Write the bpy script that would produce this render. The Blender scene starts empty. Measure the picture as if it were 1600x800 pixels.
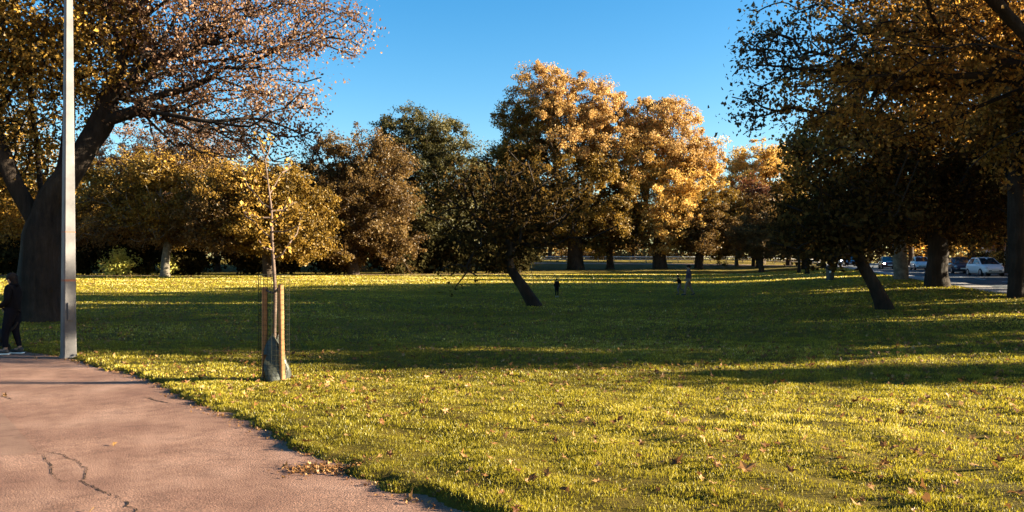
import bpy, bmesh, math, random
import numpy as np
from mathutils import Vector, Matrix

random.seed(7)
RNG = np.random.default_rng(11)
SC = bpy.context.scene
COL = SC.collection
R = math.radians

# ------------------------------------------------------------------ camera, sky, sun, exposure
CAM_H, F, U0, V0 = 1.75, 1244.0, 800.0, 416.0
cam_data = bpy.data.cameras.new('camera')
cam_data.sensor_width = 36.0
cam_data.lens = F / 1600.0 * 36.0
cam_data.shift_y = 16.0 / 1600.0
cam_data.clip_end = 6000.0
cam = bpy.data.objects.new('camera', cam_data)
cam.location = (0, 0, CAM_H)
cam.rotation_euler = (R(90), 0, 0)
COL.objects.link(cam)
SC.camera = cam

SUN_EL, SUN_AZ = 14.0, 90.0          # azimuth clockwise from +Y: the sun stands low on the right
world = bpy.data.worlds.new('World')
SC.world = world
world.use_nodes = True
wn, wl = world.node_tree.nodes, world.node_tree.links
wn.clear()
sky = wn.new('ShaderNodeTexSky')
sky.sky_type = 'NISHITA'
sky.sun_disc = False
sky.sun_elevation = R(SUN_EL)
sky.sun_rotation = R(SUN_AZ)
sky.air_density = 1.0
sky.dust_density = 0.6
sky.ozone_density = 2.0
hsv = wn.new('ShaderNodeHueSaturation')
hsv.inputs['Saturation'].default_value = 1.45
hsv.inputs['Value'].default_value = 0.85
wbg = wn.new('ShaderNodeBackground')
wbg.inputs['Strength'].default_value = 0.05
wout = wn.new('ShaderNodeOutputWorld')
wl.new(sky.outputs['Color'], hsv.inputs['Color'])
wl.new(hsv.outputs['Color'], wbg.inputs['Color'])
wl.new(wbg.outputs['Background'], wout.inputs['Surface'])

sun_data = bpy.data.lights.new('sun', 'SUN')
sun_data.energy = 5.0
sun_data.angle = R(0.5)
sun_data.color = (1.0, 0.94, 0.71)
sun = bpy.data.objects.new('sun', sun_data)
to_sun = Vector((math.sin(R(SUN_AZ)) * math.cos(R(SUN_EL)), math.cos(R(SUN_AZ)) * math.cos(R(SUN_EL)), math.sin(R(SUN_EL))))
sun.rotation_euler = to_sun.to_track_quat('Z', 'Y').to_euler()
sun.location = (60, 20, 40)
COL.objects.link(sun)

SC.render.engine = 'CYCLES'
SC.view_settings.view_transform = 'Standard'
SC.view_settings.look = 'None'
SC.view_settings.exposure = 2.75
SC.view_settings.gamma = 1.0
SC.view_settings.use_curve_mapping = False
SC.cycles.max_bounces = 6
SC.cycles.diffuse_bounces = 3
SC.cycles.transparent_max_bounces = 4

# ------------------------------------------------------------------ terrain
def sstep(t):
    t = np.clip(t, 0, 1)
    return t * t * (3 - 2 * t)

RT = np.array([0.3, 0.954]); RN = np.array([0.954, -0.3]); RP = np.array([22.0, 36.0])
def road_so(x, y):
    dx, dy = x - RP[0], y - RP[1]
    return dx * RT[0] + dy * RT[1], dx * RN[0] + dy * RN[1]
def road_z(y):
    return 0.1 + 0.0145 * np.clip(y, 0, 150)
def at_road(s, o):
    return RP[0] + s * RT[0] + o * RN[0], RP[1] + s * RT[1] + o * RN[1]

def flat_px(u, v):
    y = F * CAM_H / (v - V0)
    return ((u - U0) / F * y, y)
PATH_EDGE = [(-40.0, 18.2), (-22.0, 17.6)] + [flat_px(*p) for p in
             [(0, 547), (60, 552), (100, 559), (165, 577), (215, 590), (255, 602), (290, 622), (340, 646), (395, 668), (430, 682),
              (452, 697), (480, 709), (520, 718), (548, 738), (575, 753), (640, 776), (725, 803), (860, 850)]] + [(1.6, 3.0), (3.2, 1.0), (5.0, -4.0)]
PE = np.array(PATH_EDGE)
POLY = np.vstack([PE, [[5.0, -30.0], [-40.0, -30.0]]])
def path_sd(x, y):
    """signed distance to the path's grass edge: negative on the path"""
    x = np.asarray(x, float); y = np.asarray(y, float)
    d = np.full(x.shape, 1e9)
    for a, b in zip(PE[:-1], PE[1:]):
        ab = b - a
        t = np.clip(((x - a[0]) * ab[0] + (y - a[1]) * ab[1]) / (ab @ ab), 0, 1)
        d = np.minimum(d, np.hypot(x - a[0] - t * ab[0], y - a[1] - t * ab[1]))
    inside = np.zeros(x.shape, bool)
    n = len(POLY)
    for i in range(n):
        x1, y1 = POLY[i]; x2, y2 = POLY[(i + 1) % n]
        c = ((y1 > y) != (y2 > y))
        inside ^= c & (x < (x2 - x1) * (y - y1) / ((y2 - y1) if abs(y2 - y1) > 1e-9 else 1e-9) + x1)
    w = 0.05 * np.sin(x * 5.1 + y * 2.3) + 0.04 * np.sin(y * 9.7 - x * 4.2) + 0.03 * np.sin(x * 17 + y * 13)
    return np.where(inside, -d, d) + w * (np.hypot(x, y) < 30)

def lumps(x, y):
    return (0.35 * np.sin(x * 3.1 + 1.3 * np.sin(y * 1.7)) * np.sin(y * 2.6 + x * .7) + 0.3 * np.sin(x * 6.3 + y * 3.9 + 2 * np.sin(y * 2.2))
            + 0.35 * np.sin(x * 1.1 - y * 1.9 + 1.0))
def ground_z(x, y):
    x = np.asarray(x, float); y = np.asarray(y, float)
    field = 0.8 * sstep((y - 30) / 65) + 2.3 * sstep((y - 98) / 50)
    s, o = road_so(x, y)
    w = sstep(1 + o / 15.0)
    z = field * (1 - w) + road_z(y) * w
    z = z - 0.25 * sstep((o + 0.5) / 0.4) * sstep((11.2 - o) / 0.4)
    near = np.clip((28 - y) / 8, 0, 1)
    sd = path_sd(x, y)
    bank = 0.075 * sstep((sd + 0.02) / 0.16) - 0.03
    z = z + near * bank + (0.02 + .016 * np.clip((13 - y) / 5, 0, 1)) * lumps(x, y) * sstep(sd / 0.3) * np.clip((60 - y) / 40, 0, 1)
    return z
def gz(x, y):
    return float(ground_z(np.array([x]), np.array([y]))[0])
def hit(u, v):
    """where a line of sight through a picture point meets the ground"""
    ys = np.concatenate([np.arange(4, 40, .05), np.arange(40, 200, .2)])
    d = CAM_H - (v - V0) / F * ys - ground_z((u - U0) / F * ys, ys)
    i = np.argmax(d < 0)
    y = ys[i] if d[i] < 0 else 120.0
    return ((u - U0) / F * y, float(y))
def at(u, v, y):
    return np.array([(u - U0) / F * y, y, CAM_H - (v - V0) / F * y])

# ------------------------------------------------------------------ mesh helpers
def np_mesh(name, V, faces, mat=None, parent=None, smooth=False, attrs=None, mats=None, midx=None):
    """faces: list of integer arrays (n,k), one per polygon size"""
    me = bpy.data.meshes.new(name)
    V = np.asarray(V, np.float32)
    faces = [np.asarray(f, np.int32) for f in faces if len(f)]
    me.vertices.add(len(V)); me.vertices.foreach_set('co', V.ravel())
    nl = sum(f.size for f in faces); npoly = sum(len(f) for f in faces)
    me.loops.add(nl); me.polygons.add(npoly)
    me.loops.foreach_set('vertex_index', np.concatenate([f.ravel() for f in faces]))
    starts, p = [], 0
    for f in faces:
        starts.append(p + np.arange(len(f)) * f.shape[1]); p += f.size
    me.polygons.foreach_set('loop_start', np.concatenate(starts).astype(np.int32))
    if midx is not None:
        me.polygons.foreach_set('material_index', np.asarray(midx, np.int32))
    me.update(calc_edges=True)
    me.polygons.foreach_set('use_smooth', np.full(npoly, bool(smooth)))
    for k, a in (attrs or {}).items():
        at_ = me.attributes.new(k, 'FLOAT', 'FACE')
        at_.data.foreach_set('value', np.asarray(a, np.float32))
    for m in (mats or ([mat] if mat else [])):
        me.materials.append(m)
    o = bpy.data.objects.new(name, me)
    COL.objects.link(o)
    if parent: o.parent = parent
    return o

def tag(o, label=None, cat=None, group=None, kind=None):
    if label: o['label'] = label
    if cat: o['category'] = cat
    if group: o['group'] = group
    if kind: o['kind'] = kind
    return o
def thing(name, loc, label, cat, group=None, rz=0.0):
    o = bpy.data.objects.new(name, None)
    o.empty_display_size = 0.3
    o.location = loc; o.rotation_euler = (0, 0, rz)
    COL.objects.link(o)
    return tag(o, label, cat, group)
def copy_tree(o, parent=None):
    c = o.copy(); COL.objects.link(c); c.parent = parent
    for ch in list(o.children):
        copy_tree(ch, c)
    return c

class MB:
    """collects simple shapes into one mesh"""
    def __init__(self): self.bm = bmesh.new()
    def box(self, c, s, rz=0.0, bev=0.0, rot=None):
        m = Matrix.Translation(Vector(c)) @ (rot.to_4x4() if rot is not None else Matrix.Rotation(rz, 4, 'Z')) @ Matrix.Diagonal(Vector((s[0], s[1], s[2], 1)))
        r = bmesh.ops.create_cube(self.bm, size=1, matrix=m)
        if bev:
            es = list({e for v in r['verts'] for e in v.link_edges})
            bmesh.ops.bevel(self.bm, geom=es, offset=bev, segments=2, affect='EDGES')
        return self
    def cyl(self, a, b, r1, r2=None, n=12):
        a, b = Vector(a), Vector(b); d = b - a
        m = Matrix.Translation((a + b) / 2) @ d.to_track_quat('Z', 'Y').to_matrix().to_4x4()
        bmesh.ops.create_cone(self.bm, cap_ends=True, segments=n, radius1=r1, radius2=r1 if r2 is None else r2, depth=d.length, matrix=m)
        return self
    def ball(self, c, s, n=12):
        m = Matrix.Translation(Vector(c)) @ Matrix.Diagonal(Vector((s[0], s[1], s[2], 1)))
        bmesh.ops.create_uvsphere(self.bm, u_segments=n, v_segments=max(6, n // 2 + 2), radius=1, matrix=m)
        return self
    def poly(self, pts):
        self.bm.faces.new([self.bm.verts.new(p) for p in pts]); return self
    def build(self, name, mat, parent=None, smooth=False):
        bmesh.ops.recalc_face_normals(self.bm, faces=self.bm.faces)
        me = bpy.data.meshes.new(name); self.bm.to_mesh(me); self.bm.free()
        me.materials.append(mat)
        if smooth:
            me.polygons.foreach_set('use_smooth', np.full(len(me.polygons), True))
        o = bpy.data.objects.new(name, me); COL.objects.link(o)
        if parent: o.parent = parent
        return o

# ------------------------------------------------------------------ materials
def new_mat(name):
    m = bpy.data.materials.new(name); m.use_nodes = True
    n = m.node_tree.nodes; n.clear()
    out = n.new('ShaderNodeOutputMaterial')
    return m, n, m.node_tree.links, out
def ramp(n, stops):
    r = n.new('ShaderNodeValToRGB')
    e = r.color_ramp.elements
    while len(e) < len(stops): e.new(0.5)
    for el, (p, c) in zip(e, stops):
        el.position = p; el.color = (*c, 1)
    return r
def noise(n, l, scale, detail=4, rough=.6, vec=None, coord='Object'):
    t = n.new('ShaderNodeTexNoise'); t.inputs['Scale'].default_value = scale
    t.inputs['Detail'].default_value = detail; t.inputs['Roughness'].default_value = rough
    if vec is None:
        tc = n.new('ShaderNodeTexCoord'); vec = tc.outputs[coord]
    l.new(vec, t.inputs['Vector'])
    return t
def leaf_mat(name, stops, trans=0.4, bright=1.0, gloss=0.015):
    m, n, l, out = new_mat(name)
    a = n.new('ShaderNodeAttribute'); a.attribute_name = 'tint'
    rp = ramp(n, [(p, tuple(v * bright for v in c)) for p, c in stops])
    l.new(a.outputs['Fac'], rp.inputs['Fac'])
    d = n.new('ShaderNodeBsdfDiffuse'); t = n.new('ShaderNodeBsdfTranslucent')
    g = n.new('ShaderNodeBsdfGlossy'); g.inputs['Roughness'].default_value = .45
    mx = n.new('ShaderNodeMixShader'); mx.inputs['Fac'].default_value = trans
    m2 = n.new('ShaderNodeMixShader'); m2.inputs['Fac'].default_value = gloss
    l.new(rp.outputs['Color'], d.inputs['Color']); l.new(rp.outputs['Color'], t.inputs['Color'])
    l.new(d.outputs[0], mx.inputs[1]); l.new(t.outputs[0], mx.inputs[2])
    l.new(mx.outputs[0], m2.inputs[1]); l.new(g.outputs[0], m2.inputs[2])
    l.new(m2.outputs[0], out.inputs['Surface'])
    return m
def noisy_mat(name, stops, scale, rough=.85, bump=.4, bdist=.02, detail=6, coord='Object', bscale=None, spec=.3, metal=0.0):
    m, n, l, out = new_mat(name)
    b = n.new('ShaderNodeBsdfPrincipled')
    t = noise(n, l, scale, detail, .65, coord=coord)
    rp = ramp(n, stops)
    l.new(t.outputs['Fac'], rp.inputs['Fac']); l.new(rp.outputs['Color'], b.inputs['Base Color'])
    b.inputs['Roughness'].default_value = rough; b.inputs['Specular IOR Level'].default_value = spec
    b.inputs['Metallic'].default_value = metal
    if bump:
        t2 = noise(n, l, bscale or scale * 3, 5, .7, coord=coord)
        bp = n.new('ShaderNodeBump'); bp.inputs['Strength'].default_value = bump; bp.inputs['Distance'].default_value = bdist
        l.new(t2.outputs['Fac'], bp.inputs['Height']); l.new(bp.outputs['Normal'], b.inputs['Normal'])
    l.new(b.outputs[0], out.inputs['Surface'])
    return m
def plain_mat(name, c, rough=.5, metal=0.0, spec=.5, coat=0.0, emit=None, estr=0.0):
    m, n, l, out = new_mat(name)
    b = n.new('ShaderNodeBsdfPrincipled')
    t = noise(n, l, 14, 4)
    rp = ramp(n, [(.3, tuple(v * .85 for v in c)), (.7, tuple(min(1, v * 1.1) for v in c))])
    l.new(t.outputs['Fac'], rp.inputs['Fac']); l.new(rp.outputs['Color'], b.inputs['Base Color'])
    b.inputs['Roughness'].default_value = rough; b.inputs['Metallic'].default_value = metal
    b.inputs['Specular IOR Level'].default_value = spec; b.inputs['Coat Weight'].default_value = coat
    if emit:
        b.inputs['Emission Color'].default_value = (*emit, 1); b.inputs['Emission Strength'].default_value = estr
    l.new(b.outputs[0], out.inputs['Surface'])
    return m

M = {}
def bark_mat(name, stops):
    m, n, l, out = new_mat(name)
    b = n.new('ShaderNodeBsdfPrincipled'); b.inputs['Roughness'].default_value = .95; b.inputs['Specular IOR Level'].default_value = .15
    tc = n.new('ShaderNodeTexCoord'); mp = n.new('ShaderNodeMapping'); mp.inputs['Scale'].default_value = (9, 9, 1.6)
    l.new(tc.outputs['Object'], mp.inputs['Vector'])
    t = noise(n, l, 1.0, 8, .7, vec=mp.outputs['Vector']); t2 = noise(n, l, 1.3, 4, .6)
    rp = ramp(n, stops); r2 = ramp(n, [(.3, (.6, .58, .55)), (.7, (1.3, 1.25, 1.15))])
    mx = n.new('ShaderNodeMix'); mx.data_type = 'RGBA'; mx.blend_type = 'MULTIPLY'; mx.inputs[0].default_value = 1
    l.new(t.outputs['Fac'], rp.inputs['Fac']); l.new(t2.outputs['Fac'], r2.inputs['Fac'])
    l.new(rp.outputs['Color'], mx.inputs[6]); l.new(r2.outputs['Color'], mx.inputs[7]); l.new(mx.outputs[2], b.inputs['Base Color'])
    bp = n.new('ShaderNodeBump'); bp.inputs['Strength'].default_value = 1; bp.inputs['Distance'].default_value = .09
    l.new(t.outputs['Fac'], bp.inputs['Height']); l.new(bp.outputs['Normal'], b.inputs['Normal'])
    l.new(b.outputs[0], out.inputs['Surface'])
    return m
M['bark'] = bark_mat('bark', [(.25, (.025, .017, .012)), (.55, (.06, .04, .028)), (.8, (.11, .08, .058))])
M['bark_dark'] = bark_mat('dark_bark', [(.25, (.016, .011, .009)), (.55, (.035, .024, .018)), (.8, (.06, .044, .034))])
M['bark_pale'] = noisy_mat('pale_bark', [(.3, (.06, .045, .03)), (.5, (.12, .092, .064)), (.7, (.21, .17, .125))], 3, bump=.5, bdist=.03)
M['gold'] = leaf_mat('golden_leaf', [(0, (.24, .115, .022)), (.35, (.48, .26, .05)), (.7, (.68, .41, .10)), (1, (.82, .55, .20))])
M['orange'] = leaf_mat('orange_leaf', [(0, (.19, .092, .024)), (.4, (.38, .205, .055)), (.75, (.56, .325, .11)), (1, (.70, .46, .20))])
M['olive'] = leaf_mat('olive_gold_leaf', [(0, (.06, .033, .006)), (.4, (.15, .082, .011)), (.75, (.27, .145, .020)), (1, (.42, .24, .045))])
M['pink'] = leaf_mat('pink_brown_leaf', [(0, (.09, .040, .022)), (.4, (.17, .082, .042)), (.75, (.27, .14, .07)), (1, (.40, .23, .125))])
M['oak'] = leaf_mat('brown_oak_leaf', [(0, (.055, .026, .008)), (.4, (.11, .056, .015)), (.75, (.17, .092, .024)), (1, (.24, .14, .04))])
M['green'] = leaf_mat('dark_green_leaf', [(0, (.022, .019, .006)), (.4, (.055, .045, .012)), (.75, (.11, .083, .022)), (1, (.19, .135, .038))])
M['shade'] = leaf_mat('shade_darkened_leaf', [(0, (.022, .013, .005)), (.5, (.055, .031, .009)), (1, (.15, .08, .022))], trans=.35, gloss=0)  # brown leaf, darkened to carry the shade these crowns stand in
M['over'] = leaf_mat('amber_leaf', [(0, (.05, .026, .008)), (.4, (.20, .095, .018)), (.75, (.56, .26, .04)), (1, (.78, .42, .08))], trans=.58, gloss=.01)  # amber leaf, brightened to stand in for backlit specks
M['dull'] = leaf_mat('dull_green_leaf', [(0, (.03, .028, .015)), (.5, (.07, .055, .024)), (1, (.16, .10, .045))], trans=.4, gloss=.02)
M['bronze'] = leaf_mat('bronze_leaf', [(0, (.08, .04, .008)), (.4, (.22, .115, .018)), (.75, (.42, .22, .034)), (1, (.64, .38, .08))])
M['red'] = leaf_mat('russet_leaf', [(0, (.08, .026, .012)), (.5, (.15, .05, .022)), (1, (.24, .09, .04))])
M['ever'] = leaf_mat('evergreen_leaf', [(0, (.010, .009, .004)), (.5, (.024, .019, .007)), (1, (.06, .042, .014))], trans=.2, gloss=0)  # near-black evergreen, the understory's deep shade mixed into its colour
M['lime'] = leaf_mat('sun_brightened_leaf', [(0, (.34, .29, .05)), (.5, (.58, .50, .10)), (1, (.75, .65, .18))])  # leaf colour raised to imitate sunlight on the shrubs
M['litter'] = leaf_mat('fallen_leaf', [(0, (.10, .036, .012)), (.4, (.19, .082, .026)), (.75, (.28, .14, .05)), (1, (.38, .21, .085))], trans=.25)
M['blade'] = leaf_mat('grass_blade', [(0, (.078, .060, .005)), (.45, (.235, .180, .011)), (.8, (.42, .31, .024)), (1, (.62, .47, .17))], trans=.45, gloss=.02)

def grass_ground():
    m, n, l, out = new_mat('lawn')
    b = n.new('ShaderNodeBsdfPrincipled'); b.inputs['Roughness'].default_value = .95; b.inputs['Specular IOR Level'].default_value = .1
    t = noise(n, l, .35, 8, .7); t2 = noise(n, l, 9, 6, .7)
    rp = ramp(n, [(.3, (.08, .052, .007)), (.5, (.16, .108, .012)), (.7, (.26, .175, .026))])
    rp2 = ramp(n, [(.3, (.45, .45, .45)), (.7, (1.25, 1.2, 1.1))])
    mx = n.new('ShaderNodeMix'); mx.data_type = 'RGBA'; mx.blend_type = 'MULTIPLY'; mx.inputs[0].default_value = 1
    l.new(t.outputs['Fac'], rp.inputs['Fac']); l.new(t2.outputs['Fac'], rp2.inputs['Fac'])
    l.new(rp.outputs['Color'], mx.inputs[6]); l.new(rp2.outputs['Color'], mx.inputs[7])
    l.new(mx.outputs[2], b.inputs['Base Color'])
    t3 = noise(n, l, 25, 6, .8)
    bp = n.new('ShaderNodeBump'); bp.inputs['Strength'].default_value = 1; bp.inputs['Distance'].default_value = .08
    l.new(t3.outputs['Fac'], bp.inputs['Height']); l.new(bp.outputs['Normal'], b.inputs['Normal'])
    l.new(b.outputs[0], out.inputs['Surface'])
    return m
M['lawn'] = grass_ground()

def asphalt(name, c0, c1, c2, fine=220, bumpd=.012):
    m, n, l, out = new_mat(name)
    b = n.new('ShaderNodeBsdfPrincipled'); b.inputs['Roughness'].default_value = .85; b.inputs['Specular IOR Level'].default_value = .25
    t = noise(n, l, .9, 6, .6); t2 = noise(n, l, fine, 3, .7); t4 = noise(n, l, 3.5, 5, .65)
    rp = ramp(n, [(.32, c0), (.52, c1), (.72, c2)])
    sp = ramp(n, [(.30, (.35, .35, .35)), (.5, (.95, .95, .95)), (.70, (2.1, 2.0, 1.9))])
    bl = ramp(n, [(.34, (.74, .69, .67)), (.5, (1, .98, .97)), (.66, (1.15, 1.14, 1.14))])
    mx = n.new('ShaderNodeMix'); mx.data_type = 'RGBA'; mx.blend_type = 'MULTIPLY'; mx.inputs[0].default_value = 1
    mx2 = n.new('ShaderNodeMix'); mx2.data_type = 'RGBA'; mx2.blend_type = 'MULTIPLY'; mx2.inputs[0].default_value = 1
    l.new(t.outputs['Fac'], rp.inputs['Fac']); l.new(t2.outputs['Fac'], sp.inputs['Fac']); l.new(t4.outputs['Fac'], bl.inputs['Fac'])
    l.new(rp.outputs['Color'], mx.inputs[6]); l.new(sp.outputs['Color'], mx.inputs[7])
    l.new(mx.outputs[2], mx2.inputs[6]); l.new(bl.outputs['Color'], mx2.inputs[7])
    l.new(mx2.outputs[2], b.inputs['Base Color'])
    bp = n.new('ShaderNodeBump'); bp.inputs['Strength'].default_value = .8; bp.inputs['Distance'].default_value = bumpd
    t3 = noise(n, l, fine * .6, 4, .7)
    l.new(t3.outputs['Fac'], bp.inputs['Height']); l.new(bp.outputs['Normal'], b.inputs['Normal'])
    l.new(b.outputs[0], out.inputs['Surface'])
    return m
M['path'] = asphalt('path_asphalt', (.130, .059, .039), (.195, .099, .066), (.258, .142, .101), 90)
M['patch'] = asphalt('patch_asphalt', (.15, .075, .050), (.175, .093, .062), (.20, .110, .075), 130, .004)
M['crack'] = plain_mat('crack_dirt', (.038, .022, .015), .95, spec=.1)
M['road'] = asphalt('road_asphalt', (.05, .05, .055), (.075, .075, .082), (.10, .10, .11), 60)
M['pave'] = noisy_mat('pavement_stone', [(.3, (.20, .16, .14)), (.7, (.34, .28, .25))], 3, bump=.2)
M['paint'] = plain_mat('road_paint', (.7, .7, .68), .7)
M['soil'] = noisy_mat('leafy_soil', [(.3, (.10, .05, .03)), (.5, (.20, .11, .06)), (.7, (.34, .20, .12))], 4, bump=.8, bdist=.05)

# ------------------------------------------------------------------ ground, path, road
def axis(segments):
    out = []
    for a, b, st in segments:
        out += list(np.arange(a, b, st))
    return np.array(out + [segments[-1][1]])
def grid_faces(nx, ny):
    i = np.arange(nx - 1); j = np.arange(ny - 1)
    I, J = np.meshgrid(i, j)
    a = (J * nx + I).ravel()
    return np.stack([a, a + 1, a + nx + 1, a + nx], 1)
gx = axis([(-2500, -400, 300), (-400, -100, 30), (-100, -30, 3), (-30, -14, .8), (-14, -8, .25), (-8, 4, .07), (4, 14, .2), (14, 70, .7), (70, 120, 4), (120, 400, 30), (400, 2500, 300)])
gy = axis([(-300, -20, 40), (-20, 4, 1.5), (4, 14, .07), (14, 22, .16), (22, 60, .6), (60, 160, 1.5), (160, 400, 20), (400, 3000, 260)])
GX, GY = np.meshgrid(gx, gy)
GZ = ground_z(GX.ravel(), GY.ravel())
lawn = np_mesh('lawn', np.stack([GX.ravel(), GY.ravel(), GZ], 1), [grid_faces(len(gx), len(gy))], M['lawn'], smooth=True)
tag(lawn, 'wide sunlit and shaded park lawn', kind='structure')
px_ = axis([(-40, -14, 1.2), (-14, 4, .1), (4, 7, .3)]); py_ = axis([(-20, 3, 1), (3, 20, .1)])
PX, PY = np.meshgrid(px_, py_)
f = grid_faces(len(px_), len(py_))
sdp = path_sd(PX.ravel(), PY.ravel())
f = f[(sdp[f] < 0.22).all(1)]
pz = 0.006 * np.sin(PX.ravel() * 1.7) * np.sin(PY.ravel() * 1.3 + 1)
path = np_mesh('path', np.stack([PX.ravel(), PY.ravel(), pz], 1), [f], M['path'], smooth=True)
tag(path, 'pinkish worn asphalt path', kind='structure')

def pathz(x, y): return 0.006 * math.sin(x * 1.7) * math.sin(y * 1.3 + 1)
def strip(name, pts, width, mat, z=.004, jitter=.5):
    """irregular narrow strip lying on the path"""
    P = []
    for (a, b) in zip(pts[:-1], pts[1:]):
        a, b = np.array(a), np.array(b); k = max(2, int(np.linalg.norm(b - a) / .035))
        P += [a + (b - a) * t / k for t in range(k)]
    P = np.array(P + [np.array(pts[-1])])
    P += RNG.normal(0, .012, P.shape)
    d = np.gradient(P, axis=0); d /= np.linalg.norm(d, axis=1)[:, None] + 1e-9
    nrm = np.stack([-d[:, 1], d[:, 0]], 1)
    w = width * (1 + jitter * RNG.normal(0, 1, len(P))).clip(.25, 2.5) * np.clip(np.minimum(np.arange(len(P)), np.arange(len(P))[::-1]) / 6 + .2, 0, 1)
    L, Rr = P + nrm * w[:, None] / 2, P - nrm * w[:, None] / 2
    Q = np.vstack([L, Rr]); n = len(P)
    z_ = [pathz(*q) + z for q in Q]
    i = np.arange(n - 1)
    return np_mesh(name, np.column_stack([Q, z_]), [np.stack([i, i + 1, n + i + 1, n + i], 1)], mat)
cr = strip('path_crack', [flat_px(*p) for p in [(70, 706), (100, 712), (122, 722), (137, 735), (128, 752), (150, 764), (175, 774), (197, 786), (215, 803), (235, 830)]], .010, M['crack'])
tag(cr, kind='structure')
cr2 = strip('path_crack', [flat_px(*p) for p in [(64, 710), (78, 726), (84, 742), (95, 754)]], .008, M['crack'])
tag(cr2, kind='structure')
cr3 = strip('path_crack', [flat_px(*p) for p in [(228, 620), (245, 626), (268, 630)]], .02, M['crack'])
tag(cr3, kind='structure')
cr4 = strip('path_crack', [flat_px(*p) for p in [(2, 617), (12, 622), (22, 625)]], .015, M['crack'])
tag(cr4, kind='structure')
pp = [flat_px(*p) for p in [(-130, 630), (-10, 636), (8, 650), (25, 668), (58, 707), (30, 712), (-160, 716)]]
pt = np_mesh('path_patch', [(x, y, .0075 + .000 * x) for x, y in pp], [np.array([[0, 1, 2, 3, 4, 5, 6]])], M['patch'])
tag(pt, kind='structure')

def road_strip(name, o0, o1, dz, mat, s0=-70, s1=200, step=3, thick=0.0):
    V, n = [], 0
    ss = np.arange(s0, s1 + .1, step)
    for s in ss:
        for o in (o0, o1):
            x, y = at_road(s, o); V.append((x, y, float(road_z(y)) + dz))
    n = len(ss); i = np.arange(n - 1) * 2
    F4 = [np.stack([i, i + 1, i + 3, i + 2], 1)]
    if thick:
        V += [(x, y, z - thick) for x, y, z in V]
        k = 2 * n
        F4 += [np.stack([i, i + 2, k + i + 2, k + i], 1), np.stack([i + 1, k + i + 1, k + i + 3, i + 3], 1)]
        F4 += [np.array([[0, k, k + 1, 1], [2 * n - 2, 2 * n - 1, 2 * k - 1, 2 * k - 2]])]
    return tag(np_mesh(name, V, F4, mat), kind='structure')
road_strip('road', 1.1, 9.0, -.12, M['road'])
road_strip('pavement', -.35, 1.0, .01, M['pave'], thick=.4)
road_strip('kerb', 1.0, 1.14, .0, M['pave'], thick=.4)
road_strip('kerb', 8.86, 9.0, .0, M['pave'], thick=.4)
road_strip('pavement', 9.0, 11.4, .01, M['pave'], thick=.4)
for s in range(-40, 120, 7):
    V = []
    for ss, oo in ((s, 4.85), (s + 3, 4.85), (s + 3, 4.97), (s, 4.97)):
        x, y = at_road(ss, oo); V.append((x, y, float(road_z(y)) - .115))
    tag(np_mesh('road_marking', V, [np.array([[0, 1, 2, 3]])], M['paint']), kind='structure')

# leafy dirt strip where the lawn ends under the far trees, and the far walk beyond them
def ribbon(name, pts, w, mat, lift, kind='structure'):
    pts = [np.array(p, float) for p in pts]; P = []
    for a, b in zip(pts[:-1], pts[1:]):
        k = max(2, int(np.linalg.norm(b - a) / 1.2)); P += [a + (b - a) * t / k for t in range(k)]
    P = np.array(P + [pts[-1]]); d = np.gradient(P, axis=0); d /= np.linalg.norm(d, axis=1)[:, None]
    nr = np.stack([-d[:, 1], d[:, 0]], 1); rows = 4
    V = []
    for t in np.linspace(-.5, .5, rows):
        Q = P + nr * (w * t + .15 * np.sin(P[:, :1] * 1.3 + t * 5)); V.append(np.column_stack([Q, ground_z(Q[:, 0], Q[:, 1]) + lift]))
    n = len(P); V = np.vstack(V)
    F4 = [np.stack([r * n + np.arange(n - 1), r * n + np.arange(1, n), (r + 1) * n + np.arange(1, n), (r + 1) * n + np.arange(n - 1)], 1) for r in range(rows - 1)]
    return tag(np_mesh(name, V, F4, mat, smooth=True), kind=kind)
ribbon('dirt_strip', [(-70, 83), (-40, 84), (-15, 88), (2, 95)], 4.0, M['soil'], .05)
ribbon('far_path', [(-8, 128), (10, 126), (28, 124), (40, 121), (52, 118)], 3.0, M['soil'], .05)

# ------------------------------------------------------------------ trees
def leaf_quads(P, size, fold=.25, up=.0, spread=.55, bias=None):
    n = len(P)
    N = RNG.normal(0, 1, (n, 3)); N[:, 2] += up
    if bias is not None: N += bias
    N /= np.linalg.norm(N, axis=1)[:, None]
    A = RNG.normal(0, 1, (n, 3)); A -= (A * N).sum(1)[:, None] * N; A /= np.linalg.norm(A, axis=1)[:, None]
    B = np.cross(N, A)
    s = size * (1 + spread * RNG.uniform(-1, 1, n)); s = s[:, None]
    V = np.empty((n, 4, 3))
    V[:, 0] = P - A * s * .5
    V[:, 1] = P + B * s * .36 + N * s * fold * .3 + A * s * .05
    V[:, 2] = P + A * s * .5 - N * s * fold * .2
    V[:, 3] = P - B * s * .36 + N * s * fold * .3 + A * s * .05
    return V.reshape(-1, 3), np.arange(4 * n).reshape(n, 4)

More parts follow.
